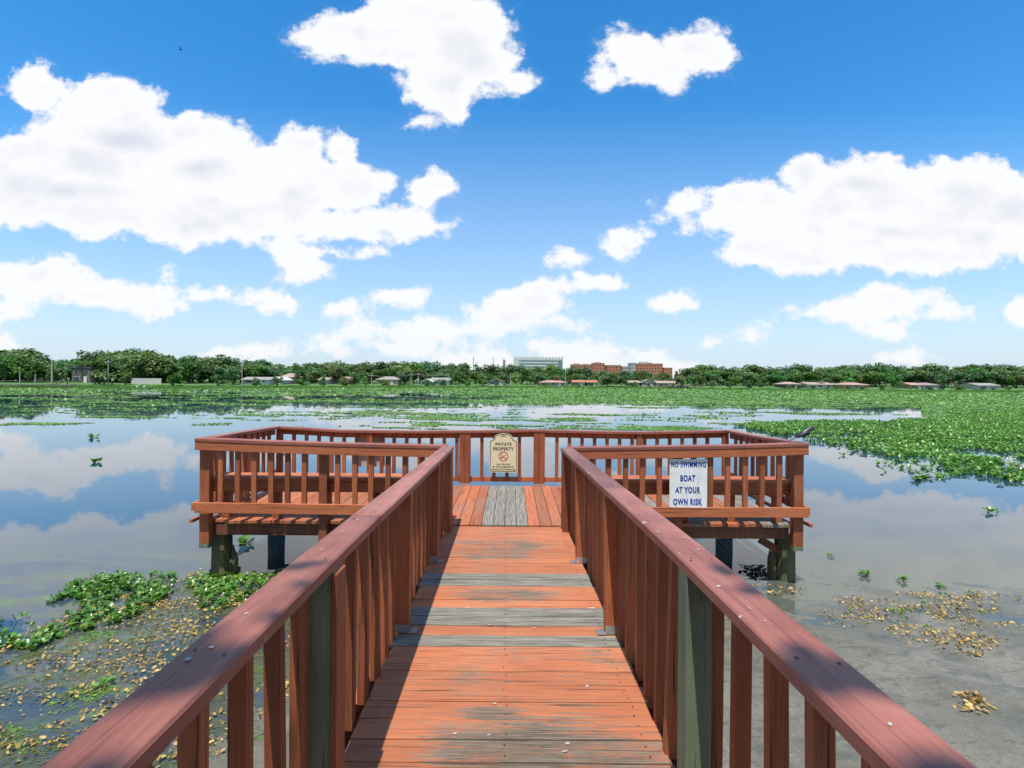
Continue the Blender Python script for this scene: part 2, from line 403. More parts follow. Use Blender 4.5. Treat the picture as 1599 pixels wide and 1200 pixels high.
b_ = np.concatenate([b_[b_ < 5990], [6000]])
a_ = np.unique(np.concatenate([a_[np.abs(a_) > 7], np.arange(-7, 7, .075)]))
# finer far bank
b_ = np.unique(np.concatenate([b_, np.arange(100, 260, 3.0)]))
XX, YY = np.meshgrid(a_, b_); ZZ = ground_z(XX, YY)
nx, ny = len(a_), len(b_)
me = bpy.data.meshes.new('ground'); me.vertices.add(nx * ny); me.vertices.foreach_set('co', np.stack([XX, YY, ZZ], -1).ravel())
idx = np.arange(nx * ny).reshape(ny, nx)
Q = np.stack([idx[:-1, :-1], idx[:-1, 1:], idx[1:, 1:], idx[1:, :-1]], -1).reshape(-1, 4)
me.loops.add(Q.size); me.loops.foreach_set('vertex_index', Q.ravel().astype(np.int32))
me.polygons.add(len(Q)); me.polygons.foreach_set('loop_start', (np.arange(len(Q)) * 4).astype(np.int32)); me.update(calc_edges=True)
m, g, b = mat('ground_mud_and_grass')
pos = g.new('ShaderNodeNewGeometry').outputs['Position']; p = g.xyz(pos)
n1 = g.noise(pos, 1.3, 6, .62); n2 = g.noise(pos, 26, 5, .7); n3 = g.noise(pos, 90, 2, .6)
wetn = g.noise(g.v('MULTIPLY', pos, (.55, 1.4, 1)), 1.2, 4, .6, .5)
mud = g.mix(g.mr(n1, .35, .65), (.105, .100, .072), (.185, .172, .130))
mud = g.mix(g.mr(n2, .5, .66, 0, .6), mud, (.075, .078, .058))
mud = g.mix(g.mr(g.noise(g.v('MULTIPLY', pos, (1.0, 2.2, 1)), 3.0, 6, .7, 1.2), .5, .62, 0, .55), mud, (.055, .06, .045))
mud = g.mix(g.mr(n3, .66, .72, 0, .75), mud, (.48, .46, .40))
grass = g.mix(g.noise(pos, .35, 5, .6), (.045, .125, .022), (.10, .20, .035))
isfar = g.m('GREATER_THAN', p[1], 9)
g.put(b.inputs['Base Color'], g.mix(isfar, mud, grass))
wet = g.mr(g.m('ADD', g.m('MULTIPLY', p[2], 5), wetn), .45, .72, .08, .55)
g.put(b.inputs['Roughness'], g.mix(isfar, wet, (.9, .9, .9)))
g.put(b.inputs['Normal'], g.bump(g.m('ADD', n2, g.m('MULTIPLY', n3, .5)), .5, .012))
ground = link('ground', me, m, smooth=True); ground['kind'] = 'structure'

m, g, b = mat('lake_water')
pos = g.new('ShaderNodeNewGeometry').outputs['Position']; p = g.xyz(pos)
near = g.m('ADD', g.m('SUBTRACT', 4.15, p[1]), g.m('MULTIPLY', g.m('MAXIMUM', g.m('MINIMUM', p[0], 4.5), -6), .42))  # >0 ashore
nn = g.noise(g.v('MULTIPLY', pos, (.6, 1.3, 1)), .9, 5, .6, .4)
sh = g.mr(g.m('ADD', near, g.m('MULTIPLY', g.m('SUBTRACT', nn, .5), 2.4)), -3.4, .1, 0, 1, True)
right = g.mr(p[0], -1.5, 1.5)
murk = g.mix(g.mr(nn, .3, .7), (.018, .050, .088), (.028, .058, .085))
bed = g.mix(g.noise(pos, 9, 5, .65), (.062, .073, .056), (.118, .124, .098))
bed = g.mix(right, g.mix(.6, bed, (.035, .05, .06)), bed)
c = g.mix(sh, murk, bed)
# thin film of green scum in streaks
sc = g.noise(g.v('MULTIPLY', pos, (.8, 2.6, 1)), 1.1, 6, .68, .8)
film = g.m('MULTIPLY', g.mr(sc, .46, .60), g.m('MULTIPLY', g.mr(p[1], 8, 5.6), g.mr(right, 0, 1, .8, .10)))
c = g.mix(film, c, g.mix(g.mr(g.noise(pos, 5, 4, .6), .45, .6), (.11, .105, .05), (.10, .17, .04)))
g.put(b.inputs['Base Color'], c); b.inputs['IOR'].default_value = 1.42
g.put(b.inputs['Roughness'], g.m('ADD', .012, g.m('MULTIPLY', film, .3)))
b.inputs['Specular IOR Level'].default_value = .62
w1 = g.noise(g.v('MULTIPLY', pos, (.55, 1.3, 1)), 2.2, 3, .5, .3)
g.put(b.inputs['Normal'], g.bump(w1, .05, .012))
bm = MB(); bm.add([(-6000, -40, 0), (6000, -40, 0), (6000, 6000, 0), (-6000, 6000, 0)], [(0, 1, 2, 3)])
water = bm.build('water', m); water['kind'] = 'structure'

# ------------------------------------------------------------------ the pier
pier = empty('boardwalk_pier', (0, 0, 0), label='orange painted wooden pier with walkway and T-shaped railed platform over the lake', cat='pier')
def cx(d): return .003 - .0104 * (d - .9)
def hd(d): return 1.535 + .0275 * d
def zdeck(d): return ZC - hd(d) - .0
def hrail(d, side):
    e = .768 if side < 0 else .776
    return float(np.interp(d, [-3, .2, .9, 1.7, 2.4, 3.3, 4.6, 5.9], [.55, .612, .622, .634, .652, .689, .731, e]))
ZP = .725      # platform deck top
# walkway boards, each a little skewed and raised
mb = MB(); dcur = -3.2; i = 0
greys = []
def py2d(py): return 1228 / (py - 615.0)
gre = [(py2d(918.5), py2d(896)), (py2d(969.5), py2d(943)), (py2d(1002), py2d(984))]
while dcur < 5.93:
    w = .1405 + random.uniform(-.002, .002); e = min(dcur + w - .0045 - random.uniform(0, .003), 5.985)
    mid = (dcur + e) / 2; isg = any(a < mid < c_ for a, c_ in gre)
    l = cx(mid) - .700 - random.uniform(-.012, .010); r = cx(mid) + .700 + random.uniform(-.012, .014)
    z0, z1 = zdeck(dcur), zdeck(e); dz = random.uniform(-.0025, .0025); sk = random.uniform(-.002, .002)
    th = .038
    n = 7; xs = np.linspace(l, r, n)
    vs = []; 
    top = [(x, dcur + sk * x, z0 + dz + random.uniform(-.0012, .0012)) for x in xs] + [(x, e + sk * x, z1 + dz + random.uniform(-.0012, .0012)) for x in xs]
    bot = [(q[0], q[1], q[2] - th) for q in top]
    fs = []
    for k in range(n - 1):
        fs.append((k, k + 1, n + k + 1, n + k)); o = 2 * n
        fs.append((o + k + 1, o + k, o + n + k, o + n + k + 1))
        fs.append((k + 1, k, o + k, o + k + 1)); fs.append((n + k, n + k + 1, o + n + k + 1, o + n + k))
    fs.append((0, n, 3 * n, 2 * n)); fs.append((2 * n - 1, n - 1, 3 * n - 1, 4 * n - 1))
    mb.add(top + bot, fs, 1 if isg else 0)
    dcur += w; i += 1
mb.build('walkway_deck', [M_deckx, M_deckg], pier, bevel=.003)
mb = MB()
for dd_ in np.arange(-.5, 5.95, .1405):
    for xx in (-.63, -.01, .61):
        for o_ in (.035, .10):
            if random.random() < .12: continue
            a_x = cx(dd_) + xx + random.uniform(-.008, .008); a_y = -3.2 + round((dd_ + 3.2) / .1405) * .1405 + o_ + random.uniform(-.006, .006); a_z = zdeck(a_y) + .0012
            mb.add([(a_x + .0045 * math.cos(q), a_y + .0045 * math.sin(q), a_z + .0018) for q in np.linspace(0, 2 * math.pi, 8, endpoint=False)], [tuple(range(8))])
o = mb.build('screw_heads', simple('rusty_screw', (.05, .035, .03), .6, .3, 40), pier); o['kind'] = 'stuff'
# platform boards run away from the camera
XL, XR, YF, YB = -3.70, 3.40, 6.11, 8.22
mb = MB(); x = XL
while x < XR - .02:
    w = .1395 + random.uniform(-.0025, .0025); e = min(x + w - .006, XR); mid = (x + e) / 2
    y0 = YF + random.uniform(-.012, .012); y1 = YB + random.uniform(-.02, .02)
    if -.80 < mid < .75: y0 = 5.995 + random.uniform(-.004, .004)
    if mid < XL + .3: y0 += .05
    isg = (-.30 < mid < .14) or (mid > 2.95)  or (1.2 < mid < 2.3 and random.random() < .55)
    dz = random.uniform(-.003, .003); n = 6; ys = np.linspace(y0, y1, n)
    top = [(x, yy_, ZP + dz + random.uniform(-.0015, .0015)) for yy_ in ys] + [(e, yy_, ZP + dz + random.uniform(-.0015, .0015)) for yy_ in ys]
    bot = [(q[0], q[1], q[2] - .038) for q in top]; fs = []
    for k in range(n - 1):
        o = 2 * n
        fs.append((k + 1, k, n + k, n + k + 1)); fs.append((o + k, o + k + 1, o + n + k + 1, o + n + k))
        fs.append((k, k + 1, o + k + 1, o + k)); fs.append((n + k + 1, n + k, o + n + k, o + n + k + 1))
    fs.append((n, 0, 2 * n, 3 * n)); fs.append((n - 1, 2 * n - 1, 4 * n - 1, 3 * n - 1))
    mb.add(top + bot, fs, 1 if isg else 0)
    x += w
mb.build('platform_deck', [M_decky, M_deckyg], pier, bevel=.003)
# framing
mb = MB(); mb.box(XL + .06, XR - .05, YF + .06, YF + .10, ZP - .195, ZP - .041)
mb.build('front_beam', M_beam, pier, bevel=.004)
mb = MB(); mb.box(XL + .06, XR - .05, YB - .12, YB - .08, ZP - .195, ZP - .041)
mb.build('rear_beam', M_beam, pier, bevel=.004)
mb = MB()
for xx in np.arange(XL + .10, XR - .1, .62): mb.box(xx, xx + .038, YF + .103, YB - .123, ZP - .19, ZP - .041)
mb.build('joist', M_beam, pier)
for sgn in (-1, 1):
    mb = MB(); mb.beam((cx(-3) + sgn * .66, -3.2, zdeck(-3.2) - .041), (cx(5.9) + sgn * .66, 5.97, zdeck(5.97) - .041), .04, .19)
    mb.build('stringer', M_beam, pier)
# pilings
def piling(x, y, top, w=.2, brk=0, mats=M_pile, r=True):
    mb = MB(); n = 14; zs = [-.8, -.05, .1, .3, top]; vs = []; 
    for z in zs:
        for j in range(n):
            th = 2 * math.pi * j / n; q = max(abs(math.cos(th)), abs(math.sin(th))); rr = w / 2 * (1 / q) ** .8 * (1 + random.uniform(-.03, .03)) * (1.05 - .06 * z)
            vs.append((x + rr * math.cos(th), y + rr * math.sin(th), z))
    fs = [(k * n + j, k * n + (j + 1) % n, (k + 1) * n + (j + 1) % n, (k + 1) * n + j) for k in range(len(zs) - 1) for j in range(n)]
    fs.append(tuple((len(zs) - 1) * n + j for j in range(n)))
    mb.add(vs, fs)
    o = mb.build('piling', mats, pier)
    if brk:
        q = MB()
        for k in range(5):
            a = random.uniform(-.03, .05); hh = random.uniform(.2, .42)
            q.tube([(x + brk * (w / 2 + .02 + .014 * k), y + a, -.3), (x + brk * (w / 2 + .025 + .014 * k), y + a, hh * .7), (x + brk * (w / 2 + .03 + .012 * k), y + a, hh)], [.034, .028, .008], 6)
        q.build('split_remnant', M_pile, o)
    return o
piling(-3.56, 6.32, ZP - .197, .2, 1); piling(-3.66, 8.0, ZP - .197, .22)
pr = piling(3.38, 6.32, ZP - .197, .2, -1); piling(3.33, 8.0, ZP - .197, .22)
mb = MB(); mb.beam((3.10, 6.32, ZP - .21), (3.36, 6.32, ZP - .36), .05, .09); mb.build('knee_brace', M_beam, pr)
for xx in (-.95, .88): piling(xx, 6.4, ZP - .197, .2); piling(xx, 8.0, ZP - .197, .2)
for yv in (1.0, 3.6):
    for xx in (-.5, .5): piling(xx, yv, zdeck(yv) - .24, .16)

# railings
def railing(cap_pts, capw, mats_cap, sub=None, label=None):
    """cap board polyline (top centre points) -> the 'railing' part"""
    mb = MB(); tint = (random.random(), random.random(), random.random())
    for a, c_ in zip(cap_pts[:-1], cap_pts[1:]): mb.beam(a, c_, capw, .038, 0, tint)
    if sub:
        for a, c_, w_, h_ in sub: mb.beam(a, c_, w_, h_, 1, tint)
    o = mb.build('railing', mats_cap, pier, bevel=.004)
    if label: o['label'] = label
    return o
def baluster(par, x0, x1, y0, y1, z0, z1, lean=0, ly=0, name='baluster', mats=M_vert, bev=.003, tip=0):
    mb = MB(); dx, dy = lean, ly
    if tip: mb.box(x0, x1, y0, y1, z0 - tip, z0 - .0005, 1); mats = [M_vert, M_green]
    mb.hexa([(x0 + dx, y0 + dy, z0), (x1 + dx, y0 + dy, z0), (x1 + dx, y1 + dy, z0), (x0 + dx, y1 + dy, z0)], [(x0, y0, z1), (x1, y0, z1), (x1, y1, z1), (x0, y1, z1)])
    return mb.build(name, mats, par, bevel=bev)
def smooth_cap(pts_fn, ds, w, par_mats, side):
    """one long board swept smoothly"""
    mb = MB(); vs = []; fs = []; t = (random.random(), random.random(), random.random())
    prof = [(-w / 2, -.038), (-w / 2, -.006), (-w / 2 + .006, 0), (w / 2 - .006, 0), (w / 2, -.006), (w / 2, -.038)]
    for d_ in ds:
        p_ = pts_fn(d_)
        for a, z in prof: vs.append((p_[0] + a, p_[1], p_[2] + z))
    n = 6
    for k in range(len(ds) - 1):
        for j in range(n): fs.append((k * n + j, (k + 1) * n + j, (k + 1) * n + (j + 1) % n, k * n + (j + 1) % n))
    fs.append((5, 4, 3, 2, 1, 0)); fs.append(tuple((len(ds) - 1) * n + j for j in range(n)))
    fs = [f[::-1] for f in fs]
    mb.add(vs, fs, 0, t)
    return mb
def cap_pt(side):
    def f(d_):
        inner = (-.611 - .0112 * (d_ - .9)) if side < 0 else (.622 - .0104 * (d_ - .9))
        return (inner + side * .07, d_, ZC - hrail(d_, side))
    return f
for side in (-1, 1):
    fn = cap_pt(side)
    ds1 = list(np.linspace(-3.2, 2.46 if side < 0 else 3.3, 20)); ds2 = list(np.linspace((2.463 if side < 0 else 3.303), 5.93 if side < 0 else 5.92, 16))
    mb = smooth_cap(fn, ds1, .14, None, side); mb2 = smooth_cap(fn, ds2, .141, None, side)
    mb.add(mb2.v, mb2.f)
    rail = mb.build('railing', [M_capy], pier)
    rail['label'] = 'left railing of the walkway with faded pink cap' if side < 0 else 'right railing of the walkway with faded pink cap'
    # low side board on the outside of the deck
    q = MB(); 
    q.beam((cx(-3) + side * .785, -3.2, zdeck(-3.2) - .05), (cx(5.9) + side * .785, 5.9, zdeck(5.9) - .05), .038, .12)
    q.build('bottom_rail', M_boardy, rail, bevel=.003)
    q = MB(); a_in = lambda d_: fn(d_)[0] + side * .022
    for k in range(15):
        d0 = -3.2 + k * .61; d1 = min(d0 + .607, 5.88)
        q.beam((a_in(d0) + side * .03, d0, fn(d0)[2] - .0385), (a_in(d1) + side * .03, d1, fn(d1)[2] - .0385), .036, .075)
    q.build('top_rail', M_boardy, rail)
    posts = [.35, 1.78, 3.28, 4.66] if side > 0 else [.35, 1.80, 3.28, 4.66]
    start = 1.385 - .2 * 6 if side > 0 else 1.36 - .2 * 6
    d_ = start; k = 0
    while d_ < 5.74:
        if not any(abs(d_ + .02 - p_) < .045 for p_ in posts[2:]):
            zt = fn(d_)[2] - .039
            xi = cx(d_) + side * .744
            le = random.uniform(-.012, .012); 
            if side > 0 and k in (10, 11): le = -.03 if k == 10 else -.012
            x0, x1 = sorted((xi - side * .0, xi + side * .052))
            ztop = zt
            # near balusters lean in so that the top sits under the cap
            xt = fn(d_)[0] + side * .016
            dx = 0
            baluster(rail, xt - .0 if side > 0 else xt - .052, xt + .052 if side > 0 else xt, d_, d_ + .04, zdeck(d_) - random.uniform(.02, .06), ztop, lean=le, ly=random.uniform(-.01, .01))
        d_ += .2 + random.uniform(-.006, .006); k += 1
    for pi_, pd in enumerate(posts):
        inner = fn(pd)[0] - side * .066
        if pi_ == 1:
            # short treated posts that stop just under the cap
            x0, x1 = sorted((inner - side * .005, inner + side * .085)); o = baluster(rail, x0, x1, pd, pd + .09, -.6, fn(pd)[2] - .0385, name='post', mats=M_green if side > 0 else M_green, lean=-side * .0)
            o['label'] = 'green unpainted treated post'
            if side < 0:
                q = MB(); q.box(inner - .002, inner + .018, pd - .005, pd + .092, -.3, fn(pd)[2] - .05); q.build('facing_board', M_vert, o, bevel=.002)
        else:
            x0, x1 = sorted((inner, inner + side * .089)); o = baluster(rail, x0, x1, pd, pd + .089, zdeck(pd) + .002, fn(pd)[2] - .0385, name='post', lean=side * .012)
            q = MB(); zb = zdeck(pd)
            xi = inner + side * .008
            q.box(min(xi, xi - side * .05), max(xi, xi - side * .05), pd - .012, pd + .06, zb + .003, zb + .007)
            q.box(x0 - .004 + side * .012, x1 + .004 + side * .012, pd - .006, pd - .0022, zb + .004, zb + .055)
            q.build('post_bracket', M_steel, o)
    # corner post pair where the walkway meets the platform
    for kk in range(2):
        xx = fn(5.85)[0] - side * .045 + side * .0
        x0, x1 = sorted((xx - side * .02, xx + side * .069)); baluster(rail, x0, x1, 5.80 - .10 * kk if kk else 5.81, (5.80 - .10 * kk if kk else 5.81) + .089, ZP + .03 if not kk else zdeck(5.7) + .002, fn(5.85)[2] - .0385, name='post')

for side in (-1, 1):
    fn = cap_pt(side); mb = MB()
    for pd in (.40, .62, 1.16, 1.83, 2.40, 2.52, 3.24, 3.36, 4.1, 4.7, 5.3, 5.83):
        for o_ in (-.035, .036):
            p_ = fn(pd); a_x = p_[0] + o_ + random.uniform(-.008, .008); a_y = pd + random.uniform(-.02, .02); a_z = fn(a_y)[2] + .0015; rr_ = random.uniform(.0035, .006)
            mb.add([(a_x + rr_ * math.cos(q), a_y + rr_ * math.sin(q), a_z) for q in np.linspace(0, 2 * math.pi, 8, endpoint=False)], [tuple(range(8))])
    o = mb.build('screw_heads', MATS.get('rusty_screw') or bpy.data.materials['rusty_screw'], pier); o['kind'] = 'stuff'
M_drop = simple('bird_droppings', (.40, .36, .33), .8, .45, 90); mb = MB()
for k in range(46):
    side = random.choice((-1, 1)); fn = cap_pt(side); pd = random.uniform(.7, 5.6); p_ = fn(pd); rr_ = random.uniform(.002, .0065) * (1.8 if k < 4 else 1)
    a_x = p_[0] + random.uniform(-.055, .055); ph = random.uniform(0, 6); pts_ = []
    for q in np.linspace(0, 2 * math.pi, 14, endpoint=False):
        r_ = rr_ * (1 + .3 * math.sin(2 * q + ph) + .15 * math.sin(5 * q + 2 * ph) + random.uniform(-.1, .1)); pts_.append((max(p_[0] - .062, min(p_[0] + .062, a_x + r_ * math.cos(q))), pd + r_ * 1.3 * math.sin(q), fn(pd + r_ * 1.3 * math.sin(q))[2] + .0025))
    mb.add(pts_, [tuple(range(14))])
for k in range(34):
    pd = random.uniform(2.15, 5.8); a_x = cx(pd) + random.uniform(-.6, .6); rr_ = random.uniform(.002, .007); ph = random.uniform(0, 6)
    mb.add([(a_x + 1.6 * (r_ := rr_ * (1 + .3 * math.sin(2 * q + ph) + .15 * math.sin(5 * q + 2 * ph) + random.uniform(-.1, .1))) * math.cos(q), pd + r_ * math.sin(q), zdeck(pd) + .0045) for q in np.linspace(0, 2 * math.pi, 14, endpoint=False)], [tuple(range(14))])
o = mb.build('bird_droppings', M_drop, pier); o['kind'] = 'stuff'
# platform railings: cap height follows the measured, sagging line
RH = lambda px, py, d_: ZC - U(px, py)[1] * d_ / F
fl = [(-3.69, 6.03, RH(302, 684, 6.0)), (-2.9, 6.03, RH(417, 688.5, 6.0)), (-1.9, 6.0, RH(546, 692.5, 5.98)), (-.75, 5.98, RH(695, 696.5, 5.92))]
fr = [(.66, 5.98, RH(895, 699.5, 5.92)), (1.8, 6.0, RH(1040, 697.5, 5.95)), (2.7, 6.0, RH(1160, 695.5, 5.95)), (3.445, 6.0, RH(1267, 692.5, 5.93))]
def seg_z(pts, x): return float(np.interp(x, [p_[0] for p_ in pts], [p_[2] for p_ in pts]))
def seg_y(pts, x): return float(np.interp(x, [p_[0] for p_ in pts], [p_[1] for p_ in pts]))
nbal = 0
for nm, pts, side in (('l', fl, -1), ('r', fr, 1)):
    mb = MB(); t = (random.random(),) * 3
    for a, c_ in zip(pts[:-1], pts[1:]): mb.beam(a, c_, .14, .038, 0, t)
    for a, c_ in zip(pts[:-1], pts[1:]):
        ex = Vector(a) + Vector((0, -.045, -.039)); ey = Vector(c_) + Vector((0, -.045, -.039)); mb.beam(ex, ey, .036, .098, 1, t)
    rail = mb.build('railing', [M_capx, M_boardx], pier, bevel=.004)
    rail['label'] = ('front left' if side < 0 else 'front right') + ' railing of the platform'
    xa, xb = pts[0][0], pts[-1][0]
    zb = ZC - (1.455 if side < 0 else 1.475); q = MB()
    q.beam((xa + (0 if side < 0 else .02), 5.985, zb), (xb + (.02 if side > 0 else 0), 5.975, zb - .015 * -side), .036, .12 if side < 0 else .115)
    q.build('bottom_rail', M_boardx, rail, bevel=.004)
    posts = [-3.625, -2.22, -.80] if side < 0 else [.70, 1.96, 3.385]
    for px_ in posts:
        yy_ = seg_y(pts, px_) + .024
        o = baluster(rail, px_ - (.06 if abs(px_) > 3 else .048), px_ + (.055 if abs(px_) > 3 else .048), yy_, yy_ + .089, ZP - .235 - random.uniform(0, .03) if abs(px_) > 1 else ZP - .2, seg_z(pts, px_) - .0385, name='post', tip=.055 if abs(px_) > 1 else 0)
    x = xa + .28; 
    while (x < xb - .08):
        if not any(abs(x - p_) < .10 for p_ in posts):
            yy_ = seg_y(pts, x) - .0245
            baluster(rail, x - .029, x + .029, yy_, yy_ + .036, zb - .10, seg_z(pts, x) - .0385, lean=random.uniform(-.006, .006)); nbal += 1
        x += .199 + random.uniform(-.004, .004)
# sides
sl = [(-3.605, 5.99, fl[0][2] - .0), (-3.69, 7.1, (fl[0][2] + RH(431, 666, 8.2)) / 2 + .005), (-3.77, 8.24, RH(431, 666, 8.2))]
sr = [(3.385, 6.06, fr[-1][2] - .0), (3.43, 7.1, (fr[-1][2] + RH(1139, 672, 8.2)) / 2 - .008), (3.48, 8.24, RH(1139, 672, 8.2))]
for pts, side in ((sl, -1), (sr, 1)):
    mb = MB(); t = (random.random(),) * 3
    P2 = [Vector(p_) for p_ in pts]; P2[0] = P2[0] + Vector((0, .135 if side < 0 else .015, 0))
    for a, c_ in zip(P2[:-1], P2[1:]): mb.beam(a, c_, .14, .0375, 0, t)
    for a, c_ in zip(P2[:-1], P2[1:]): mb.beam(a + Vector((side * .045, 0, -.039)), c_ + Vector((side * .045, 0, -.039)), .036, .098, 0, t)
    rail = mb.build('railing', [M_capy], pier, bevel=.004)
    rail['label'] = ('left' if side < 0 else 'right') + ' side railing of the platform'
    q = MB(); X = -3.70 if side < 0 else 3.47
    q.beam((X - .012 * (side < 0), 5.97, ZC - 1.46), (X + side * .06, 8.25, ZC - 1.46), .036, .09); q.build('bottom_rail', M_boardy, rail, bevel=.004)
    q = MB(); q.beam((X + side * .05, 6.0, ZC - 1.66), (X + side * .09, 8.25, ZC - 1.66), .036, .04); q.build('side_trim', M_boardy, rail, bevel=.003)
    for yv in np.arange(6.32, 8.1, .205):
        zt = float(np.interp(yv, [p_[1] for p_ in pts], [p_[2] for p_ in pts])) - .038
        xx = float(np.interp(yv, [p_[1] for p_ in pts], [p_[0] for p_ in pts])) + side * .03
        if abs(yv - 7.15) < .08: baluster(rail, xx - .03, xx + .055, yv - .03, yv + .055, ZP - .2, zt, name='post')
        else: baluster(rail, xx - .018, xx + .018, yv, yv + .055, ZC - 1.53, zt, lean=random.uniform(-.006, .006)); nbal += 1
# back
bp = [(-3.77, 8.24, RH(431, 666, 8.24)), (-3.3, 8.24, RH(473, 668, 8.24)), (-2.8, 8.24, RH(528, 671.5, 8.24)), (-1.6, 8.24, RH(640, 673, 8.24)), (-.6, 8.24, RH(740, 672.5, 8.24)),
      (.3, 8.24, RH(830, 671, 8.24)), (1.2, 8.24, RH(915, 673, 8.24)), (2.1, 8.24, RH(998, 674.5, 8.24)), (3.48, 8.24, RH(1139, 672, 8.24))]
mb = MB(); t = (random.random(),) * 3
for a, c_ in zip(bp[:-1], bp[1:]):
    mb.beam(a, c_, .14, .038, 0, t); mb.beam(Vector(a) + Vector((0, .045, -.039)), Vector(c_) + Vector((0, .045, -.039)), .036, .085, 1, t)
rail = mb.build('railing', [M_capx, M_boardx], pier, bevel=.004); rail['label'] = 'long back railing of the platform, sagging slightly'
q = MB(); q.box(-3.78, 3.48, 8.265, 8.30, ZC - 1.64, ZC - 1.565); q.build('bottom_rail', M_boardx, rail, bevel=.003)
bposts = [-3.72, -2.27, -.79, -.70, .40, .49, 2.05, 3.43]
for px_ in bposts:
    dbl = abs(px_) < 1; dx = .044
    o = baluster(rail, px_ - dx, px_ + dx, 8.18 if dbl else 8.19, 8.26, ZP + .002 if dbl else ZP - .2, seg_z(bp, px_) - .0385, name='post')
for xx in (-.745, .445):
    q = MB(); q.box(xx - .095, xx + .095, 8.168, 8.178, ZP + .005, ZP + .04); q.build('post_bracket', M_steel, rail)
mb = MB(); x = -3.5
while x < 3.4:
    if not any(abs(x - p_) < .08 for p_ in bposts):
        yy_ = 8.228; zt = seg_z(bp, x) - .0385; w_ = .027; le = random.uniform(-.005, .005)
        mb.hexa([(x - w_ + le, yy_, ZC - 1.63), (x + w_ + le, yy_, ZC - 1.63), (x + w_ + le, yy_ + .036, ZC - 1.63), (x - w_ + le, yy_ + .036, ZC - 1.63)],
                [(x - w_, yy_, zt), (x + w_, yy_, zt), (x + w_, yy_ + .036, zt), (x - w_, yy_ + .036, zt)])
    x += .2015
o = mb.build('baluster', M_vert, rail, bevel=.003); o['kind'] = 'stuff'
# benches just inside the front railings
for (xa, xb, lab) in ((-3.62, -.86, 'left built-in bench'), (.80, 3.40, 'right built-in bench')):
    mb = MB(); zt = ZC - 1.185
    for k, y0 in enumerate((6.13, 6.295)): mb.box(xa, xb, y0, y0 + .155, zt - .038, zt)
    be = mb.build('bench', M_boardx, pier, bevel=.004); be['label'] = lab
    q = MB(); q.box(xa + .02, xb - .02, 6.145, 6.18, zt - .175, zt - .041); q.box(xa + .02, xb - .02, 6.42, 6.445, zt - .16, zt - .041); q.build('apron', M_boardx, be, bevel=.003)
    n = 5
    for k in range(n):
        xx = xa + .12 + (xb - xa - .33) * k / (n - 1)
        baluster(be, xx, xx + .089, 6.20, 6.29, ZP + .004, zt - .041, name='leg')

# ------------------------------------------------------------------ signs
M_signw, gg, bb = mat('sign_face_white')
tc = gg.new('ShaderNodeTexCoord').outputs['Object']
st = gg.noise(gg.v('MULTIPLY', tc, (14, 14, 5)), 1, 5, .7, .5)
gg.put(bb.inputs['Base Color'], gg.mix(gg.mr(st, .45, .75, 0, .75), (.74, .76, .76), (.52, .51, .44))); bb.inputs['Roughness'].default_value = .45
M_blue = simple('sign_blue', (.006, .045, .28), .5, .25, 14)
M_cream = simple('sign_cream', (.66, .585, .37), .4, .05, 8)
M_dkgreen = simple('sign_dark_green', (.035, .05, .03), .5, .1, 12)
M_redp = simple('sign_red', (.42, .045, .03), .5, .1, 12)
M_black = simple('sign_black', (.02, .02, .02), .5, .1, 12)
M_signback = simple('sign_back_metal', (.40, .40, .36), .6, .1, 8)
def text_mesh(name, txt, width, mat_, parent, loc, height=None, bold=0.0, spacing=1.0):
    cu = bpy.data.curves.new(name, 'FONT'); cu.body = txt; cu.align_x = 'CENTER'; cu.size = 1; cu.offset = bold; cu.extrude = .004; cu.space_character = spacing; cu.resolution_u = 4
    ob = bpy.data.objects.new('tmp', cu); COL.objects.link(ob)
    dg = bpy.context.evaluated_depsgraph_get(); dg.update()
    me_ = bpy.data.meshes.new_from_object(ob.evaluated_get(dg)); bpy.data.objects.remove(ob)
    co = np.zeros(len(me_.vertices) * 3); me_.vertices.foreach_get('co', co); co = co.reshape(-1, 3)
    w = np.ptp(co[:, 0]); h = np.ptp(co[:, 1]); s_ = width / w; sy = (height / h) if height else s_
    cxm = (co[:, 0].max() + co[:, 0].min()) / 2; cym = (co[:, 1].max() + co[:, 1].min()) / 2
    new = np.c_[(co[:, 0] - cxm) * s_, -co[:, 2] * .3 - .0015, (co[:, 1] - cym) * sy]
    me_.vertices.foreach_set('co', new.ravel()); me_.update()
    me_.materials.clear(); o = link(name, me_, mat_, parent); o.location = loc
    return o
def prism(outline, y0, y1):
    mb = MB(); n = len(outline)
    mb.add([(a, y0, z) for a, z in outline] + [(a, y1, z) for a, z in outline],
           [tuple(range(n)), tuple(range(2 * n - 1, n - 1, -1))] + [(i, i + n, (i + 1) % n + n, (i + 1) % n) for i in range(n)])
    return mb
def rrect(w, h, r, n=5):
    o = []
    for (sx, sz, a0) in ((1, 1, 0), (-1, 1, 90), (-1, -1, 180), (1, -1, 270)):
        for k in range(n + 1):
            a = R(a0 + 90 * k / n); o.append((sx * (w / 2 - r) + r * math.cos(a), sz * (h / 2 - r) + r * math.sin(a)))
    return o[::-1]
dS = 5.966
tl = PT(1045.8, 717, dS); br = PT(1104.2, 793, dS); w_, h_ = br.x - tl.x, tl.z - br.z
sg = empty('swimming_sign', ((tl.x + br.x) / 2, dS, (tl.z + br.z) / 2), label='white NO SWIMMING BOAT AT YOUR OWN RISK sign with blue letters on the right railing', cat='sign')
prism(rrect(w_, h_, .012), 0, .004).build('sign_panel', M_signw, sg)
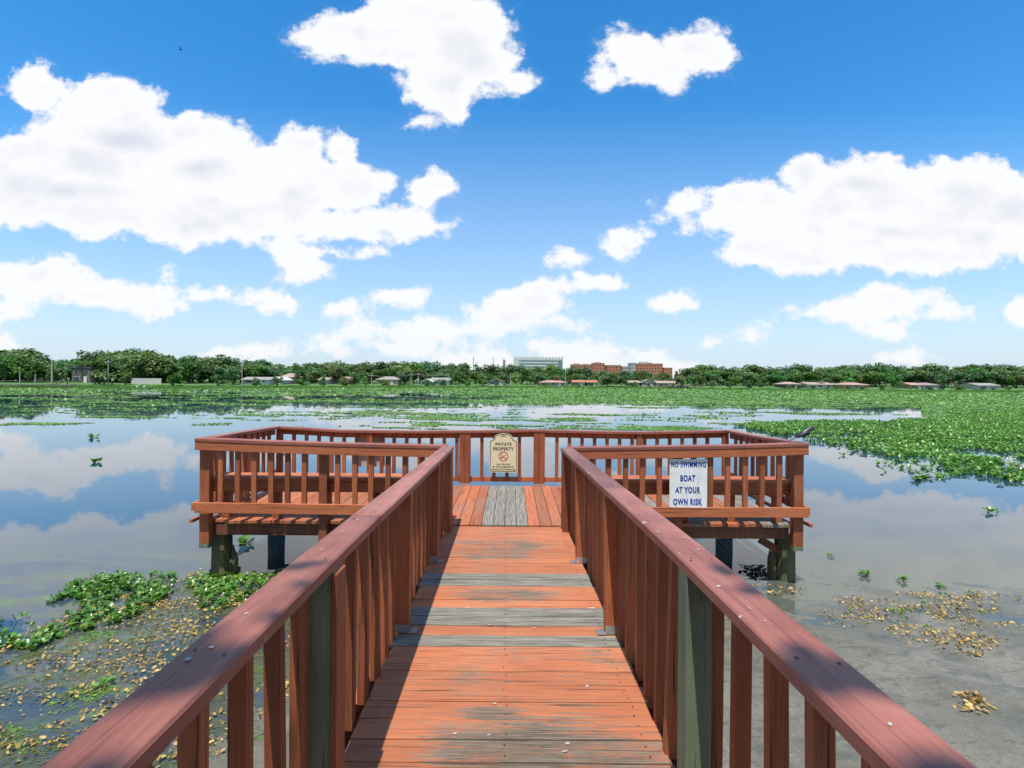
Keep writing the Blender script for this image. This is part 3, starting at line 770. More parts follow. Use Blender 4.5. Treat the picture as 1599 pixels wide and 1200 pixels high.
for txt, yc, wf, hf in (('NO SWIMMING', 725.5, 54.5, 9), ('BOAT', 747, 23.5, 10), ('AT YOUR', 765.5, 39, 10), ('OWN RISK', 784, 45, 10)):
    text_mesh('lettering', txt, wf * dS / F, M_blue, sg, ((-.008 if txt != 'NO SWIMMING' else 0), 0, (755 - yc) * dS / F), hf * dS / F, bold=.024 if txt == 'NO SWIMMING' else .036, spacing=1.16)
mb = MB()
for sx in (-.145, .145): mb.tube([(sx, -.004, -h_ / 2 + .02), (sx, .002, -h_ / 2 + .02)], .005, 8)
mb.build('screw', M_steel, sg)
# private property sign
dS = 8.165
cxs = PT(786, 707, dS)
ps = empty('private_property_sign', (cxs.x, dS, cxs.z), label='cream PRIVATE PROPERTY no fishing sign with arched top on the back railing', cat='sign')
def arch(w, zb, zs, zt, r):
    o = []
    for k in range(6): a = R(180 + 90 * k / 5); o.append((-w / 2 + r + r * math.cos(a), zb + r + r * math.sin(a)))
    for k in range(6): a = R(270 + 90 * k / 5); o.append((w / 2 - r + r * math.cos(a), zb + r + r * math.sin(a)))
    o.append((w / 2, zs))
    for k in range(1, 7): a = R(90 * k / 6); o.append((w / 2 - .012 - (w * .16) * math.sin(a), zs + .012 + (w * .14) * (1 - math.cos(a))))
    wa = w * .31
    for k in range(1, 12): a = R(180 * k / 12); o.append((wa * math.cos(a), zt - (zt - zs - .07) * (1 - math.sin(a))))
    for k in range(6, 0, -1): a = R(90 * k / 6); o.append((-(w / 2 - .012 - (w * .16) * math.sin(a)), zs + .012 + (w * .14) * (1 - math.cos(a))))
    o.append((-w / 2, zs))
    return o
k_ = dS / F
prism(arch(43.5 * k_, -31 * k_, 18 * k_, 30 * k_, .03), 0, .004).build('sign_panel', M_cream, ps)
prism(arch(41.6 * k_, -29.8 * k_, 17.4 * k_, 29 * k_, .028), -.0012, -.0002).build('border', M_dkgreen, ps)
prism(arch(39.6 * k_, -28.8 * k_, 16.6 * k_, 27.6 * k_, .026), -.0028, -.0014).build('face', M_cream, ps)
prism([(-6 * k_, 24.2 * k_), (0, 27.2 * k_), (6 * k_, 24.2 * k_), (0, 25.4 * k_)][::-1], -.0042, -.003).build('ornament', M_dkgreen, ps)
for txt, zc, wf, hf, bd in (('PRIVATE', 13.3, 25, 4.4, .02), ('PROPERTY', 5.8, 32, 5.2, .02), ('NO FISHING', -18.2, 21, 2.3, .01), ('BY NON-RESIDENTS', -22.2, 33, 2.3, .01), ('Violators Will Be Prosecuted', -26.1, 36, 2.4, .01)):
    text_mesh('lettering', txt, wf * k_, M_dkgreen, ps, (0, -.003, zc * k_), hf * k_, bold=bd, spacing=1.1)
mb = MB(); n = 36; c0 = -6.3 * k_; ro, ri = 7.6 * k_, 6.2 * k_
vs = [(ro * math.cos(2 * math.pi * j / n), -.0036, c0 + ro * math.sin(2 * math.pi * j / n)) for j in range(n)] + [(ri * math.cos(2 * math.pi * j / n), -.0036, c0 + ri * math.sin(2 * math.pi * j / n)) for j in range(n)]
mb.add(vs, [(j, (j + 1) % n, n + (j + 1) % n, n + j) for j in range(n)])
a = R(135); t_ = .7 * k_
dxv, dzv = math.cos(a), math.sin(a)
mb.add([(ri * 1.02 * dxv + t_ * dzv, -.0040, c0 + ri * 1.02 * dzv - t_ * dxv), (ri * 1.02 * dxv - t_ * dzv, -.0040, c0 + ri * 1.02 * dzv + t_ * dxv), (-ri * 1.02 * dxv - t_ * dzv, -.0040, c0 - ri * 1.02 * dzv + t_ * dxv), (-ri * 1.02 * dxv + t_ * dzv, -.0040, c0 - ri * 1.02 * dzv - t_ * dxv)], [(0, 1, 2, 3)])
mb.build('prohibition_ring', M_redp, ps)
mb = MB(); mb.add([((-2.8 + 1.9 * math.cos(q)) * k_, -.0033, c0 + (-1.8 + 1.5 * math.sin(q)) * k_) for q in np.linspace(0, 2 * math.pi, 12, endpoint=False)], [tuple(range(12))])
mb.add([(-1.5 * k_, -.0032, c0 - .8 * k_), (4.2 * k_, -.0032, c0 + 3.4 * k_), (4.4 * k_, -.0032, c0 + 3.0 * k_), (-1.2 * k_, -.0032, c0 - 1.4 * k_)], [(0, 1, 2, 3)])
mb.build('angler_symbol', M_black, ps)
# back of a third sign on the far side of the back railing
tl = PT(556, 683.5, 8.34); br = PT(601, 729, 8.34)
sb = empty('sign_board', ((tl.x + br.x) / 2, 8.335, (tl.z + br.z) / 2), label='pale grey back of a square sign facing the lake, behind the back railing', cat='sign')
prism(rrect(br.x - tl.x, tl.z - br.z, .02), 0, .004).build('sign_panel', M_signback, sb)

# ------------------------------------------------------------------ bird on the right railing
M_bird, gg, bb = mat('blackbird_feathers')
tc = gg.new('ShaderNodeTexCoord').outputs['Object']; nn_ = gg.noise(gg.v('MULTIPLY', tc, (20, 60, 60)), 1, 3)
gg.put(bb.inputs['Base Color'], gg.mix(gg.mr(nn_, .4, .65), (.008, .009, .014), (.035, .035, .042))); bb.inputs['Roughness'].default_value = .35
d0 = 6.02
foot = PT(1256.5, 692.3, d0)
bird = empty('blackbird', (foot.x, d0, seg_z(fr, foot.x) + .001), label='glossy black long-tailed bird perched on the right corner of the platform railing', cat='bird')
sc_ = d0 / F
def bp_(px, py): return ((px - 1256.5) * sc_, 0, (692.3 - py) * sc_)
sp = [(1243, 685.6, .5, 1.2), (1247.5, 682.8, 2.6, 3.0), (1252, 680, 4.4, 4.6), (1256.5, 677.8, 5.2, 5.4), (1260.5, 675.2, 5.0, 5.0), (1263.5, 672.4, 3.7, 3.6), (1266.2, 670.6, 3.3, 3.2), (1268.8, 669.8, 3.0, 3.0), (1271.3, 669.9, 1.3, 1.3)]
mb = MB(); n = 14; vs = []; fs = []
P3 = [Vector(bp_(a, b_2)) for a, b_2, _, _ in sp]
for i_, (a, b_2, ry, rz) in enumerate(sp):
    t = (P3[min(i_ + 1, len(sp) - 1)] - P3[max(i_ - 1, 0)]).normalized(); up = Vector((-t.z, 0, t.x))
    for j in range(n):
        th = 2 * math.pi * j / n; vs.append(P3[i_] + Vector((0, 1, 0)) * math.cos(th) * ry * sc_ * .85 + up * math.sin(th) * rz * sc_)
for i_ in range(len(sp) - 1):
    for j in range(n): fs.append((i_ * n + j, i_ * n + (j + 1) % n, (i_ + 1) * n + (j + 1) % n, (i_ + 1) * n + j))
fs += [tuple(range(n))[::-1], tuple((len(sp) - 1) * n + j for j in range(n))]
# legs and toes are one with the body
mb.add(vs, fs)
for yo in (-.010, .012):
    mb.tube([Vector(bp_(1255, 682)) + Vector((0, yo, 0)), Vector(bp_(1254.5, 687)) + Vector((0, yo, 0)), Vector(bp_(1256.5, 692)) + Vector((0, yo, 0))], [.007, .0035, .0022], 6)
    for tx in (3.2, 2.6, -2.2):
        mb.tube([Vector(bp_(1256.5, 691.8)) + Vector((0, yo, 0)), Vector(bp_(1256.5 + tx, 692)) + Vector((0, yo + (.006 if tx == 2.6 else -.002), .001))], [.0022, .0012], 5)
bo = mb.build('body', M_bird, bird, smooth=True)
sub = bo.modifiers.new('s', 'SUBSURF'); sub.levels = 1; sub.render_levels = 1
mb = MB(); A = Vector(bp_(1245.5, 683)); B = Vector(bp_(1231, 692.2)); 
mb.hexa([A + Vector((0, -.013, -.005)), A + Vector((0, .013, -.005)), B + Vector((.0, .022, 0)), B + Vector((0, -.022, 0))], [A + Vector((0, -.010, .007)), A + Vector((0, .010, .007)), B + Vector((-.004, .018, .006)), B + Vector((-.004, -.018, .006))])
mb.build('tail', M_bird, bird, bevel=.002)
for s_ in (-1, 1):
    mb = MB(); ys = s_ * .036
    ou = [bp_(1263, 674.5), bp_(1260, 672.8), bp_(1253, 676), bp_(1246, 680.6), bp_(1241, 684.6), bp_(1248, 683.4), bp_(1256, 681.2), bp_(1261.5, 678)]
    n = len(ou); cen = Vector(bp_(1255, 678))
    vs = [(q[0], ys * .72, q[2]) for q in ou] + [(q[0] * .8 + cen.x * .2, ys * 1.12, q[2] * .8 + cen.z * .2) for q in ou]
    mb.add(vs, [(i_, (i_ + 1) % n, (i_ + 1) % n + n, i_ + n) for i_ in range(n)] + [tuple(range(n, 2 * n))] + [tuple(range(n))[::-1]])
    mb.build('wing', M_bird, bird, smooth=True)
mb = MB(); mb.tube([bp_(1270.6, 669.9), bp_(1273, 669.6), bp_(1276, 670.2)], [.009, .006, .001], 8); mb.build('beak', M_black, bird, smooth=True)
M_eye = simple('bird_eye', (.7, .6, .15), .2, 0)
for s_ in (-1, 1):
    mb = MB(); q = Vector(bp_(1269.0, 669.2)) + Vector((0, s_ * .0185, 0)); mb.tube([q - Vector((0, .002 * s_, 0)), q + Vector((0, .002 * s_, 0))], .0028, 8); mb.build('eye', M_eye, bird)

# ------------------------------------------------------------------ floating plants
leaf_v = [(0, -.5, -.02), (-.38, -.28, .07), (.38, -.28, .07), (-.5, .12, .12), (.5, .12, .12), (0, .05, .0), (-.26, .45, .10), (.26, .45, .10), (0, .56, .04)]
leaf_f = [(0, 2, 5), (0, 5, 1), (1, 5, 3), (2, 4, 5), (3, 5, 6), (4, 7, 5), (5, 7, 8), (5, 8, 6)]
quad_v = [(-.5, -.5, 0), (.5, -.5, 0), (.5, .5, .08), (-.5, .5, 0)]
quad_f = [(0, 1, 2), (0, 2, 3)]
def inpoly(X, Y, poly):
    r = np.zeros(len(X), bool); n = len(poly); j = n - 1
    for i in range(n):
        xi, yi = poly[i]; xj, yj = poly[j]
        c_ = ((yi > Y) != (yj > Y)) & (X < (xj - xi) * (Y - yi) / (yj - yi + 1e-12) + xi); r ^= c_; j = i
    return r
def sample_poly(pxpoly, dens, nz=None, thr=0, seed=1, soft=.0):
    wp = [G(a, b_2) for a, b_2 in pxpoly]; xs = [q[0] for q in wp]; ys = [q[1] for q in wp]
    A_ = (max(xs) - min(xs)) * (max(ys) - min(ys)); N = int(A_ * dens); rg = np.random.default_rng(seed)
    X = rg.uniform(min(xs), max(xs), N); Y = rg.uniform(min(ys), max(ys), N)
    wob = .06 * np.mean(ys)
    k = inpoly(X + (fbm(X * 1.1, Y * 1.1, 4, seed) - .5) * wob * 2, Y + (fbm(X * 1.1 + 50, Y * 1.1, 4, seed) - .5) * wob * 2, wp)
    X, Y = X[k], Y[k]
    if nz:
        f = fbm(X * nz[0], Y * nz[1], 5, seed + 5); k = f > thr + rg.uniform(-soft, soft, len(f)); X, Y = X[k], Y[k]
    return X, Y
def hyacinth(name, X, Y, size, hmax, per, label, seed=3, mats=M_hya, lf=(leaf_v, leaf_f), spread=1.0, yellow=0.06):
    rg = np.random.default_rng(seed); N = len(X) * per
    X = np.repeat(X, per); Y = np.repeat(Y, per)
    az = rg.uniform(0, 2 * np.pi, N); rad = rg.uniform(.2, 1, N) * size * spread
    hh = (rg.uniform(.15, 1, N) ** 1.2) * hmax * (.5 + fbm(X * 2.2, Y * 2.2, 3, seed))
    pos = np.c_[X + np.sin(az) * rad * -1, Y + np.cos(az) * rad, hh]
    tilt = rg.uniform(.15, 1.05, N)
    sz = size * rg.uniform(.6, 1.15, N)
    tint = rg.uniform(0, 1, (N, 3)); tint[:, 0] = np.clip(fbm(X * .8, Y * .8, 3, seed + 9) * 1.6 - .3 + rg.uniform(-.3, .3, N), 0, 1)
    tint[:, 1] = rg.uniform(0, 1, N); 
    o = scatter(name, lf[0], lf[1], pos, rots(az, tilt), sz, tint, mats)
    tag(o, label, 'floating plants', None, 'stuff'); return o
# big mat right of the platform
matR = [(1150, 668), (1175, 661), (1260, 659), (1400, 659), (1470, 654), (1500, 645), (1600, 640), (1800, 640), (1900, 800), (1800, 790), (1599, 757), (1500, 742), (1470, 728), (1420, 717), (1330, 700), (1250, 690), (1215, 678)]
X, Y = sample_poly(matR, 46, seed=21)
wz = fbm(X * .5, Y * .9, 4, 77); wob_ = np.array([to_px(a, b_2, 0)[1] for a, b_2 in zip(X, Y)]); kk_ = wz > np.interp(wob_, [655, 672, 700, 760], [0, .3, .42, .46]); X, Y = X[kk_], Y[kk_]
hyacinth('water_hyacinth', X, Y, .088, .14, 6, 'thick green mat of water hyacinth reaching in from the right behind the platform', 22)
X, Y = sample_poly([(1370, 722), (1420, 715), (1500, 722), (1600, 738), (1600, 760), (1530, 752), (1440, 752), (1390, 742)], 14, (1.0, 1.4), .5, seed=25, soft=.1)
hyacinth('water_hyacinth', X, Y, .09, .08, 5, 'ragged outer fringe of hyacinth leaves with gaps, in front of the big mat', 26)
# near left mats
L1 = [(-60, 1040), (-60, 990), (0, 968), (60, 935), (150, 903), (210, 893), (262, 897), (270, 912), (240, 945), (190, 968), (120, 985), (60, 1010), (0, 1030)]
X, Y = sample_poly(L1, 420, (1.9, 2.8), .44, seed=31, soft=.10)
hyacinth('water_hyacinth', X, Y, .042, .06, 6, 'bright green hyacinth patch on the water left of the pier', 32)
X, Y = sample_poly([(290, 915), (330, 897), (420, 888), (480, 885), (470, 905), (400, 935), (340, 955), (300, 940)], 260, (1.9, 2.8), .44, seed=35, soft=.08)
hyacinth('water_hyacinth', X, Y, .042, .055, 6, 'darker green hyacinth patch at the foot of the front left piling', 36)
for (pl, lb, sd_q) in (([(70, 1110), (95, 1085), (160, 1070), (185, 1085), (150, 1110), (90, 1125)], 'vivid green algae patch among dead leaves at lower left', 91), ([(120, 1000), (150, 985), (190, 992), (180, 1008), (140, 1012)], 'smaller vivid green algae patch above the larger one', 92), ([(0, 1130), (60, 1150), (40, 1180), (-30, 1190)], 'green algae patch at the lower left corner', 93)):
    X, Y = sample_poly(pl, 4200, (5, 9), .44, seed=sd_q, soft=.1); N = len(X); rg = np.random.default_rng(sd_q)
    o = scatter('algae_patch', quad_v, quad_f, np.c_[X, Y, rg.uniform(.002, .008, N)], rots(rg.uniform(0, 6.28, N), rg.uniform(-.15, .15, N)), rg.uniform(.006, .018, N), rg.uniform(0, 1, (N, 3)), M_algae); tag(o, lb, 'algae', None, 'stuff')
# single tufts
def tuft(px, py, size, label, n=14, seed=1):
    x, y = G(px, py); rg = np.random.default_rng(seed); az = rg.uniform(0, 6.28, n)
    pos = np.c_[-np.sin(az) * size * rg.uniform(.3, 1.1, n), np.cos(az) * size * rg.uniform(.3, 1.1, n), rg.uniform(.01, size * .8, n)]
    o = scatter('floating_plant', leaf_v, leaf_f, pos, rots(az, rg.uniform(.1, 1.1, n)), size * rg.uniform(.5, .9, n), rg.uniform(0, 1, (n, 3)), M_hya)
    o.location = (x, y, .0); tag(o, label, 'water plant', 'single floating plants'); return o
for i_, (px, py, s_, n, lab) in enumerate([
    (1350, 899, .07, 16, 'small green tuft floating right of the front right piling'), (1409, 907, .06, 12, 'small green tuft furthest right of the two in open grey water'),
    (1296, 869, .05, 9, 'tiny green sprig near the waterline just right of the front right piling'), (1548, 801, .10, 12, 'dark floating sprig alone in blue water at the right'),
    (382, 850, .13, 18, 'pale green broken leaf clump between the two left pilings'), (1316, 712, .13, 9, 'small plant in the cloud reflection right of the bird'),
    (150, 722, .14, 12, 'dark sprig in still water at the far left'), (148, 684, .2, 12, 'small dark clump in the water upper left of the platform'),
    (442, 708, .12, 10, 'green sprig seen through the left railing balusters'), (165, 1070, .06, 12, 'small upright green tuft among dead leaves at lower left'),
    (1470, 920, .06, 8, 'small green plant above the dead leaves on the right'), (791, 667, .14, 8, 'dark floating sprig above the arched sign')]):
    tuft(px, py, s_, lab, n, 50 + i_)
# dead curled leaves
def dead(name, X, Y, size, label, seed, per=1):
    rg = np.random.default_rng(seed); X = np.repeat(X, per) + rg.normal(0, .03, len(X) * per); Y = np.repeat(Y, per) + rg.normal(0, .03, len(Y) * per); N = len(X)
    gz = np.maximum(ground_z(X, Y), 0)
    pos = np.c_[X, Y, gz + rg.uniform(.003, .03, N)]
    cv = [(0, -.55, .03), (-.3, -.2, .14), (.3, -.2, .14), (0, 0, -.02), (-.28, .3, .16), (.28, .3, .16), (0, .6, .06)]
    cf = [(0, 2, 3), (0, 3, 1), (1, 3, 4), (2, 5, 3), (3, 5, 6), (3, 6, 4)]
    o = scatter(name, cv, cf, pos, rots(rg.uniform(0, 6.28, N), rg.uniform(-.5, .5, N), rg.uniform(-.9, .9, N)), size * rg.uniform(.5, 1.25, N), rg.uniform(0, 1, (N, 3)), M_dead)
    tag(o, label, 'dead leaves', None, 'stuff')
X, Y = sample_poly([(-80, 1060), (0, 1000), (120, 960), (250, 915), (300, 900), (480, 895), (600, 900), (560, 1010), (480, 1130), (330, 1230), (-80, 1230)], 620, (1.9, 4.2), .505, seed=41, soft=.16)
dead('floating_dead_leaves', X, Y, .029, 'tan and yellow dead leaves floating on the water left of the walkway', 42, 2)
X, Y = sample_poly([(-80, 1060), (0, 1000), (250, 905), (480, 890), (600, 900), (560, 1010), (480, 1130), (330, 1230), (-80, 1230)], 1900, (1.6, 4.6), .47, seed=141, soft=.16)
rg = np.random.default_rng(5); N = len(X)
o = scatter('floating_weed', [(-.5, -.06, 0), (.5, -.03, 0), (.5, .04, .02), (-.45, .07, .01)], [(0, 1, 2), (0, 2, 3)], np.c_[X, Y, rg.uniform(.002, .008, N)], rots(rg.normal(.35, .6, N), rg.uniform(-.06, .06, N)), .045 * rg.uniform(.3, 1.4, N), rg.uniform(0, 1, (N, 3)) * np.array([1, 1, .6]), M_weed)
tag(o, 'thin strands of green weed and scum between the dead leaves on the left', 'water weed', None, 'stuff')
X, Y = sample_poly([(1290, 950), (1340, 945), (1440, 925), (1540, 925), (1650, 930), (1650, 1020), (1540, 1045), (1440, 1012), (1380, 990), (1300, 978)], 600, (2.4, 5.5), .53, seed=44, soft=.08)
dead('floating_dead_leaves', X, Y, .027, 'orange tan dead leaves drifting in the shallows right of the walkway', 45, 2)
X, Y = sample_poly([(1290, 950), (1340, 945), (1440, 925), (1540, 925), (1650, 930), (1650, 1020), (1540, 1045), (1440, 1012), (1380, 990), (1300, 978)], 60, (2.4, 5.5), .54, seed=144, soft=.08)
hyacinth('sprouting_plants', X, Y, .03, .03, 4, 'small green sprouts scattered among the tan leaves on the right', 145)
X, Y = sample_poly([(1490, 1106), (1500, 1098), (1520, 1100), (1532, 1115), (1510, 1128)], 700, seed=46)
dead('dead_leaf_pile', X, Y, .045, 'small pile of dead leaves stranded on the mud at lower right', 47, 2)
for sd_i, (cx_, cy_) in enumerate([(1250, 850), (1272, 858), (1230, 925), (1205, 920), (620, 1010)]):
    pass
X, Y = sample_poly([(1170, 915), (1180, 905), (1235, 912), (1240, 925), (1200, 930)], 260, (3, 5), .45, seed=48)
dead('floating_dead_leaves', X, Y, .036, 'few yellowed leaves floating below the front right piling', 49)
# debris heap under the platform
X, Y = sample_poly([(1160, 893), (1175, 880), (1215, 882), (1222, 898), (1190, 905)], 700, seed=61)
N = len(X); rg = np.random.default_rng(62)
M_deb = simple('dark_debris', (.045, .04, .035), .5, .4, 20)
o = scatter('waterlogged_debris', leaf_v, leaf_f, np.c_[X, Y, rg.uniform(0, .05, N)], rots(rg.uniform(0, 6.28, N), rg.uniform(-.9, .9, N)), rg.uniform(.03, .07, N), rg.uniform(0, 1, (N, 3)), M_deb)
tag(o, 'dark sodden debris heap beside the front right piling', 'debris', None, 'stuff')

# far lake vegetation, world-placed by distance bands
def far_band(name, label, N, dlo, dhi, cov, seed, size=.0023, up=.3, mats=M_hyf, nsc=(8, 2.6)):
    rg = np.random.default_rng(seed); t = rg.uniform(0, 1, N)
    D = 1 / (1 / dhi + (1 / dlo - 1 / dhi) * t); A_ = rg.uniform(-1.08, 1.08, N); X = A_ * D; Y = D
    dy = ZC * F / Y; px = 799.5 + A_ * F
    c_ = cov(px, dy); k1, k2 = .9, 5.5
    f = fbm(X / nsc[0] + 40, Y / nsc[1], 5, seed) ; f2 = fbm(X / 2.2, Y / 1.2 + 90, 3, seed + 3)
    ff = .68 * f + .32 * f2
    keep = ff < np.interp(c_, [0, .02, .1, .3, .5, .7, .9, 1], [0, .335, .40, .46, .50, .545, .62, 1.1])
    X, Y, f = X[keep], Y[keep], ff[keep]; n = len(X)
    sz = size * Y * rg.uniform(.4, 1.3, n)
    upr = rg.uniform(0, 1, n) < up
    tilt = np.where(upr, rg.uniform(.2, .9, n), rg.uniform(-.05, .05, n)); z = np.where(upr, sz * rg.uniform(.1, .7, n) * .4, .012 + .0001 * Y)
    tint = rg.uniform(0, 1, (n, 3)); tint[:, 0] = np.clip(fbm(X / 6, Y / 6, 3, 8) * 1.7 - .35 + rg.uniform(-.2, .2, n), 0, 1)
    o = scatter(name, quad_v, quad_f, np.c_[X, Y, z], rots(rg.uniform(0, 6.28, n), tilt), np.c_[sz * 1.25, sz, sz], tint, mats)
    tag(o, label, 'floating plants', None, 'stuff')
def cov_main(px, dy):
    right = np.clip((px - 760) / 90, 0, 1)
    left = np.interp(dy, [0, 14, 18, 24, 32, 45, 60, 70, 82, 90], [1, .92, .40, .28, .16, .08, .085, .07, .02, 0])
    left = np.where(px < 420, np.interp(dy, [0, 15, 18, 26, 40, 60, 66, 90], [1, .9, .30, .20, .11, .08, .02, .01]), left)
    rgt = np.interp(dy, [0, 30, 33, 36, 39, 50, 66, 74, 82], [1, 1, .4, .15, .04, .03, .05, .03, 0])
    rgt = np.where(px > 1250, np.interp(dy, [0, 29, 31, 37, 41, 46, 52, 60], [1, 1, .3, .3, .1, .08, .04, .0]), rgt)
    rgt = np.where((px > 1440), np.interp(dy, [0, 60], [1, .9]), rgt)
    return left * (1 - right) + rgt * right
far_band('floating_vegetation', 'far green sheets and islets of floating plants across the lake before the tree line', 860000, 21, 190, cov_main, 71, up=.22)
def cov_alg(px, dy):
    return np.where((px > 820), np.interp(dy, [28, 31, 36.5, 38.5], [.0, .9, .8, 0]), np.interp(dy, [12, 16, 26, 34, 60, 75], [.8, .35, .16, .06, .03, 0]))
def cov_isl(px, dy): return np.where((px > 300) & (px < 1180), np.interp(dy, [46, 52, 60, 70, 78], [0, .16, .17, .15, 0]), np.where(px < 300, np.interp(dy, [40, 46, 60, 70], [0, .12, .05, 0]), 0))
far_band('floating_vegetation', 'scattered little islets of floating leaves on open water behind the platform', 130000, 22, 48, cov_isl, 171, up=.5, nsc=(2.2, 1.1))
far_band('surface_algae', 'thin pale green film of algae lying on the lake surface', 90000, 24, 150, cov_alg, 77, size=.006, up=0, mats=M_algae)

rg = np.random.default_rng(300); N = 150000
A_ = rg.uniform(-1.06, 1.06, N); Ys = np.interp(np.arctan(A_), [-1.0, -.785, -.5, -.2, 0, .25, .5, .785, 1.0], [118, 122, 132, 162, 178, 178, 166, 158, 160]); Yd = Ys + rg.uniform(-14, 5, N) - 10 * fbm(A_ * 30, A_ * 0, 3, 5)
hh = (.18 + .75 * fbm(A_ * 60, Yd / 5, 4, 6) ** 1.5) * rg.uniform(.5, 1, N); hh *= np.clip((Yd - Ys + 26) / 22, .35, 1)
tt = rg.uniform(0, 1, (N, 3)); tt[:, 0] = np.clip(fbm(A_ * 25, Yd / 4, 4, 15) * 2 - .5, 0, 1)
M_reed = foliage('shore_grass', (.085, .20, .035), (.15, .29, .06), (.22, .32, .10), rough=.6, spec=.2, rand=False)
o = scatter('shore_grass', [(-.5, 0, 0), (.5, 0, 0), (.35, 0, 1), (-.35, 0, .92)], [(0, 1, 2, 3)], np.c_[A_ * Yd, Yd, np.zeros(N)], rots(rg.uniform(-1, 1, N), rg.uniform(-.3, .3, N)), np.c_[rg.uniform(.15, .5, N), hh, hh], tt, M_reed)
tag(o, 'light green strip of marsh grass along the whole far shore', 'marsh grass', None, 'stuff')
# ------------------------------------------------------------------ trees
def crown_mesh(name, seed, lobes, nleaf, leaf, kind='round'):
    rg = np.random.default_rng(seed); C_ = []; Rr = []
    for i in range(lobes):
        a = rg.uniform(0, 6.28); r_ = rg.uniform(.05, .40) if kind != 'cone' else rg.uniform(.0, .18)
        z = rg.uniform(.26, .84) if kind == 'round' else (rg.uniform(.25, .8) if kind == 'bush' else rg.uniform(.2, .9))
        rr = rg.uniform(.13, .23) * (1 if kind != 'cone' else (1.05 - z) * 1.1)
        if kind == 'round': r_ *= 1.15 * math.sqrt(max(.15, 1 - ((z - .5) / .5) ** 2))
        C_.append((r_ * math.cos(a), r_ * math.sin(a), min(z, 1 - rr * .8))); Rr.append(rr)
    C_ = np.array(C_); Rr = np.array(Rr); w = Rr ** 2 / (Rr ** 2).sum()
    k = rg.choice(lobes, nleaf, p=w); v_ = rg.normal(0, 1, (nleaf, 3)); v_ /= np.linalg.norm(v_, axis=1)[:, None]
    rad = Rr[k] * (rg.uniform(.25, 1, nleaf) ** .45) * (1 + rg.normal(0, .09, nleaf))
    v_[:, 2] *= .8
    pos = C_[k] + v_ * rad[:, None]
    pos[:, 2] = pos[:, 2] / np.quantile(pos[:, 2], .995)
    tint = rg.uniform(0, 1, (nleaf, 3)); lt = rg.uniform(0, 1, lobes); tint[:, 0] = np.clip(lt[k] * .8 + rg.uniform(-.2, .35, nleaf), 0, 1)
    return pos, rots(rg.uniform(0, 6.28, nleaf), rg.uniform(-1.2, 1.2, nleaf), rg.uniform(-.7, .7, nleaf)), leaf * rg.uniform(.5, 1.3, nleaf), tint
tri_v = [(-.5, -.35, 0), (.5, -.4, .08), (.42, .4, 0), (-.1, .55, .1), (-.5, .3, 0)]; tri_f = [(0, 1, 2, 3, 4)]
def tree_proto(kind, seed, mats, lobes=16, nleaf=1500, leaf=.055, trunk=.035):
    root = bpy.data.objects.new('tree', None)
    pos, rt, sc2, ti = crown_mesh('crown', seed, lobes, nleaf, leaf, kind)
    cr = scatter('crown', tri_v, tri_f, pos, rt, sc2, ti, mats); cr.parent = root
    mb = MB(); rd = random.Random(seed)
    if kind != 'bush':
        base = .32 if kind == 'round' else .2
        mb.tube([(0, 0, -.03), (0, .003, .05), (rd.uniform(-.02, .02), 0, base), (rd.uniform(-.04, .04), rd.uniform(-.03, .03), .6)], [trunk * 1.2, trunk * .85, trunk * .7, trunk * .25], 7)
        for i in range(5):
            a = rd.uniform(0, 6.28); mb.tube([(0, 0, base - .06 + .03 * i), (.14 * math.cos(a), .14 * math.sin(a), base + .08 + .03 * i), (.3 * math.cos(a), .3 * math.sin(a), base + .22 + .03 * i)], [trunk * .55, trunk * .38, trunk * .12], 5)
    else:
        for i in range(5):
            a = rd.uniform(0, 6.28); mb.tube([(0, 0, -.03), (.12 * math.cos(a), .12 * math.sin(a), .25), (.25 * math.cos(a), .25 * math.sin(a), .5)], [.025, .018, .006], 5)
    tk = mb.build('trunk', M_bark); tk.parent = root
    for q in (cr, tk): COL.objects.unlink(q)
    return root, cr, tk
protos = {'oak': [tree_proto('round', 100 + i, M_oak, 24, 2600, .055) for i in range(6)],
          'bright': [tree_proto('round', 120 + i, M_bright, 22, 2300, .055) for i in range(3)],
          'cone': [tree_proto('cone', 130 + i, M_oak, 18, 1200, .05, .03) for i in range(2)],
          'bush': [tree_proto('bush', 140 + i, M_bright, 12, 1300, .06) for i in range(3)],
          'dbush': [tree_proto('bush', 150 + i, M_oak, 12, 1300, .06) for i in range(2)],
          'red': [tree_proto('bush', 160, M_red, 8, 900, .07)],
          'grey': [tree_proto('bush', 161, M_grey, 8, 500, .05)]}
NAMES = {'oak': 'oak_tree', 'bright': 'broadleaf_tree', 'cone': 'conical_tree', 'bush': 'shrub', 'dbush': 'shrub', 'red': 'shrub', 'grey': 'bare_shrub'}
ALLT = []
def plant(kind, px, top_y, D, wfac=1.0, row='back', label=None, base_z=None, group=None):
    pr_ = random.choice(protos[kind]); a, b_2 = U(px, top_y); x = a * D / F
    gz = float(ground_z(np.array([x]), np.array([D]))[0]) if base_z is None else base_z
    H = (ZC - b_2 * D / F) - gz
    H = max(H, .8)
    root = pr_[0].copy(); root.name = NAMES[kind]; COL.objects.link(root); root.location = (x, D, gz - .05); root.rotation_euler = (0, 0, random.uniform(0, 6.28))
    root.scale = (H * wfac, H * wfac, H)
    for ch in pr_[1:]:
        c_ = ch.copy(); COL.objects.link(c_); c_.parent = root; c_.name = ch.name.split('.')[0]
    ALLT.append((root, kind, px, row, label, group)); return root
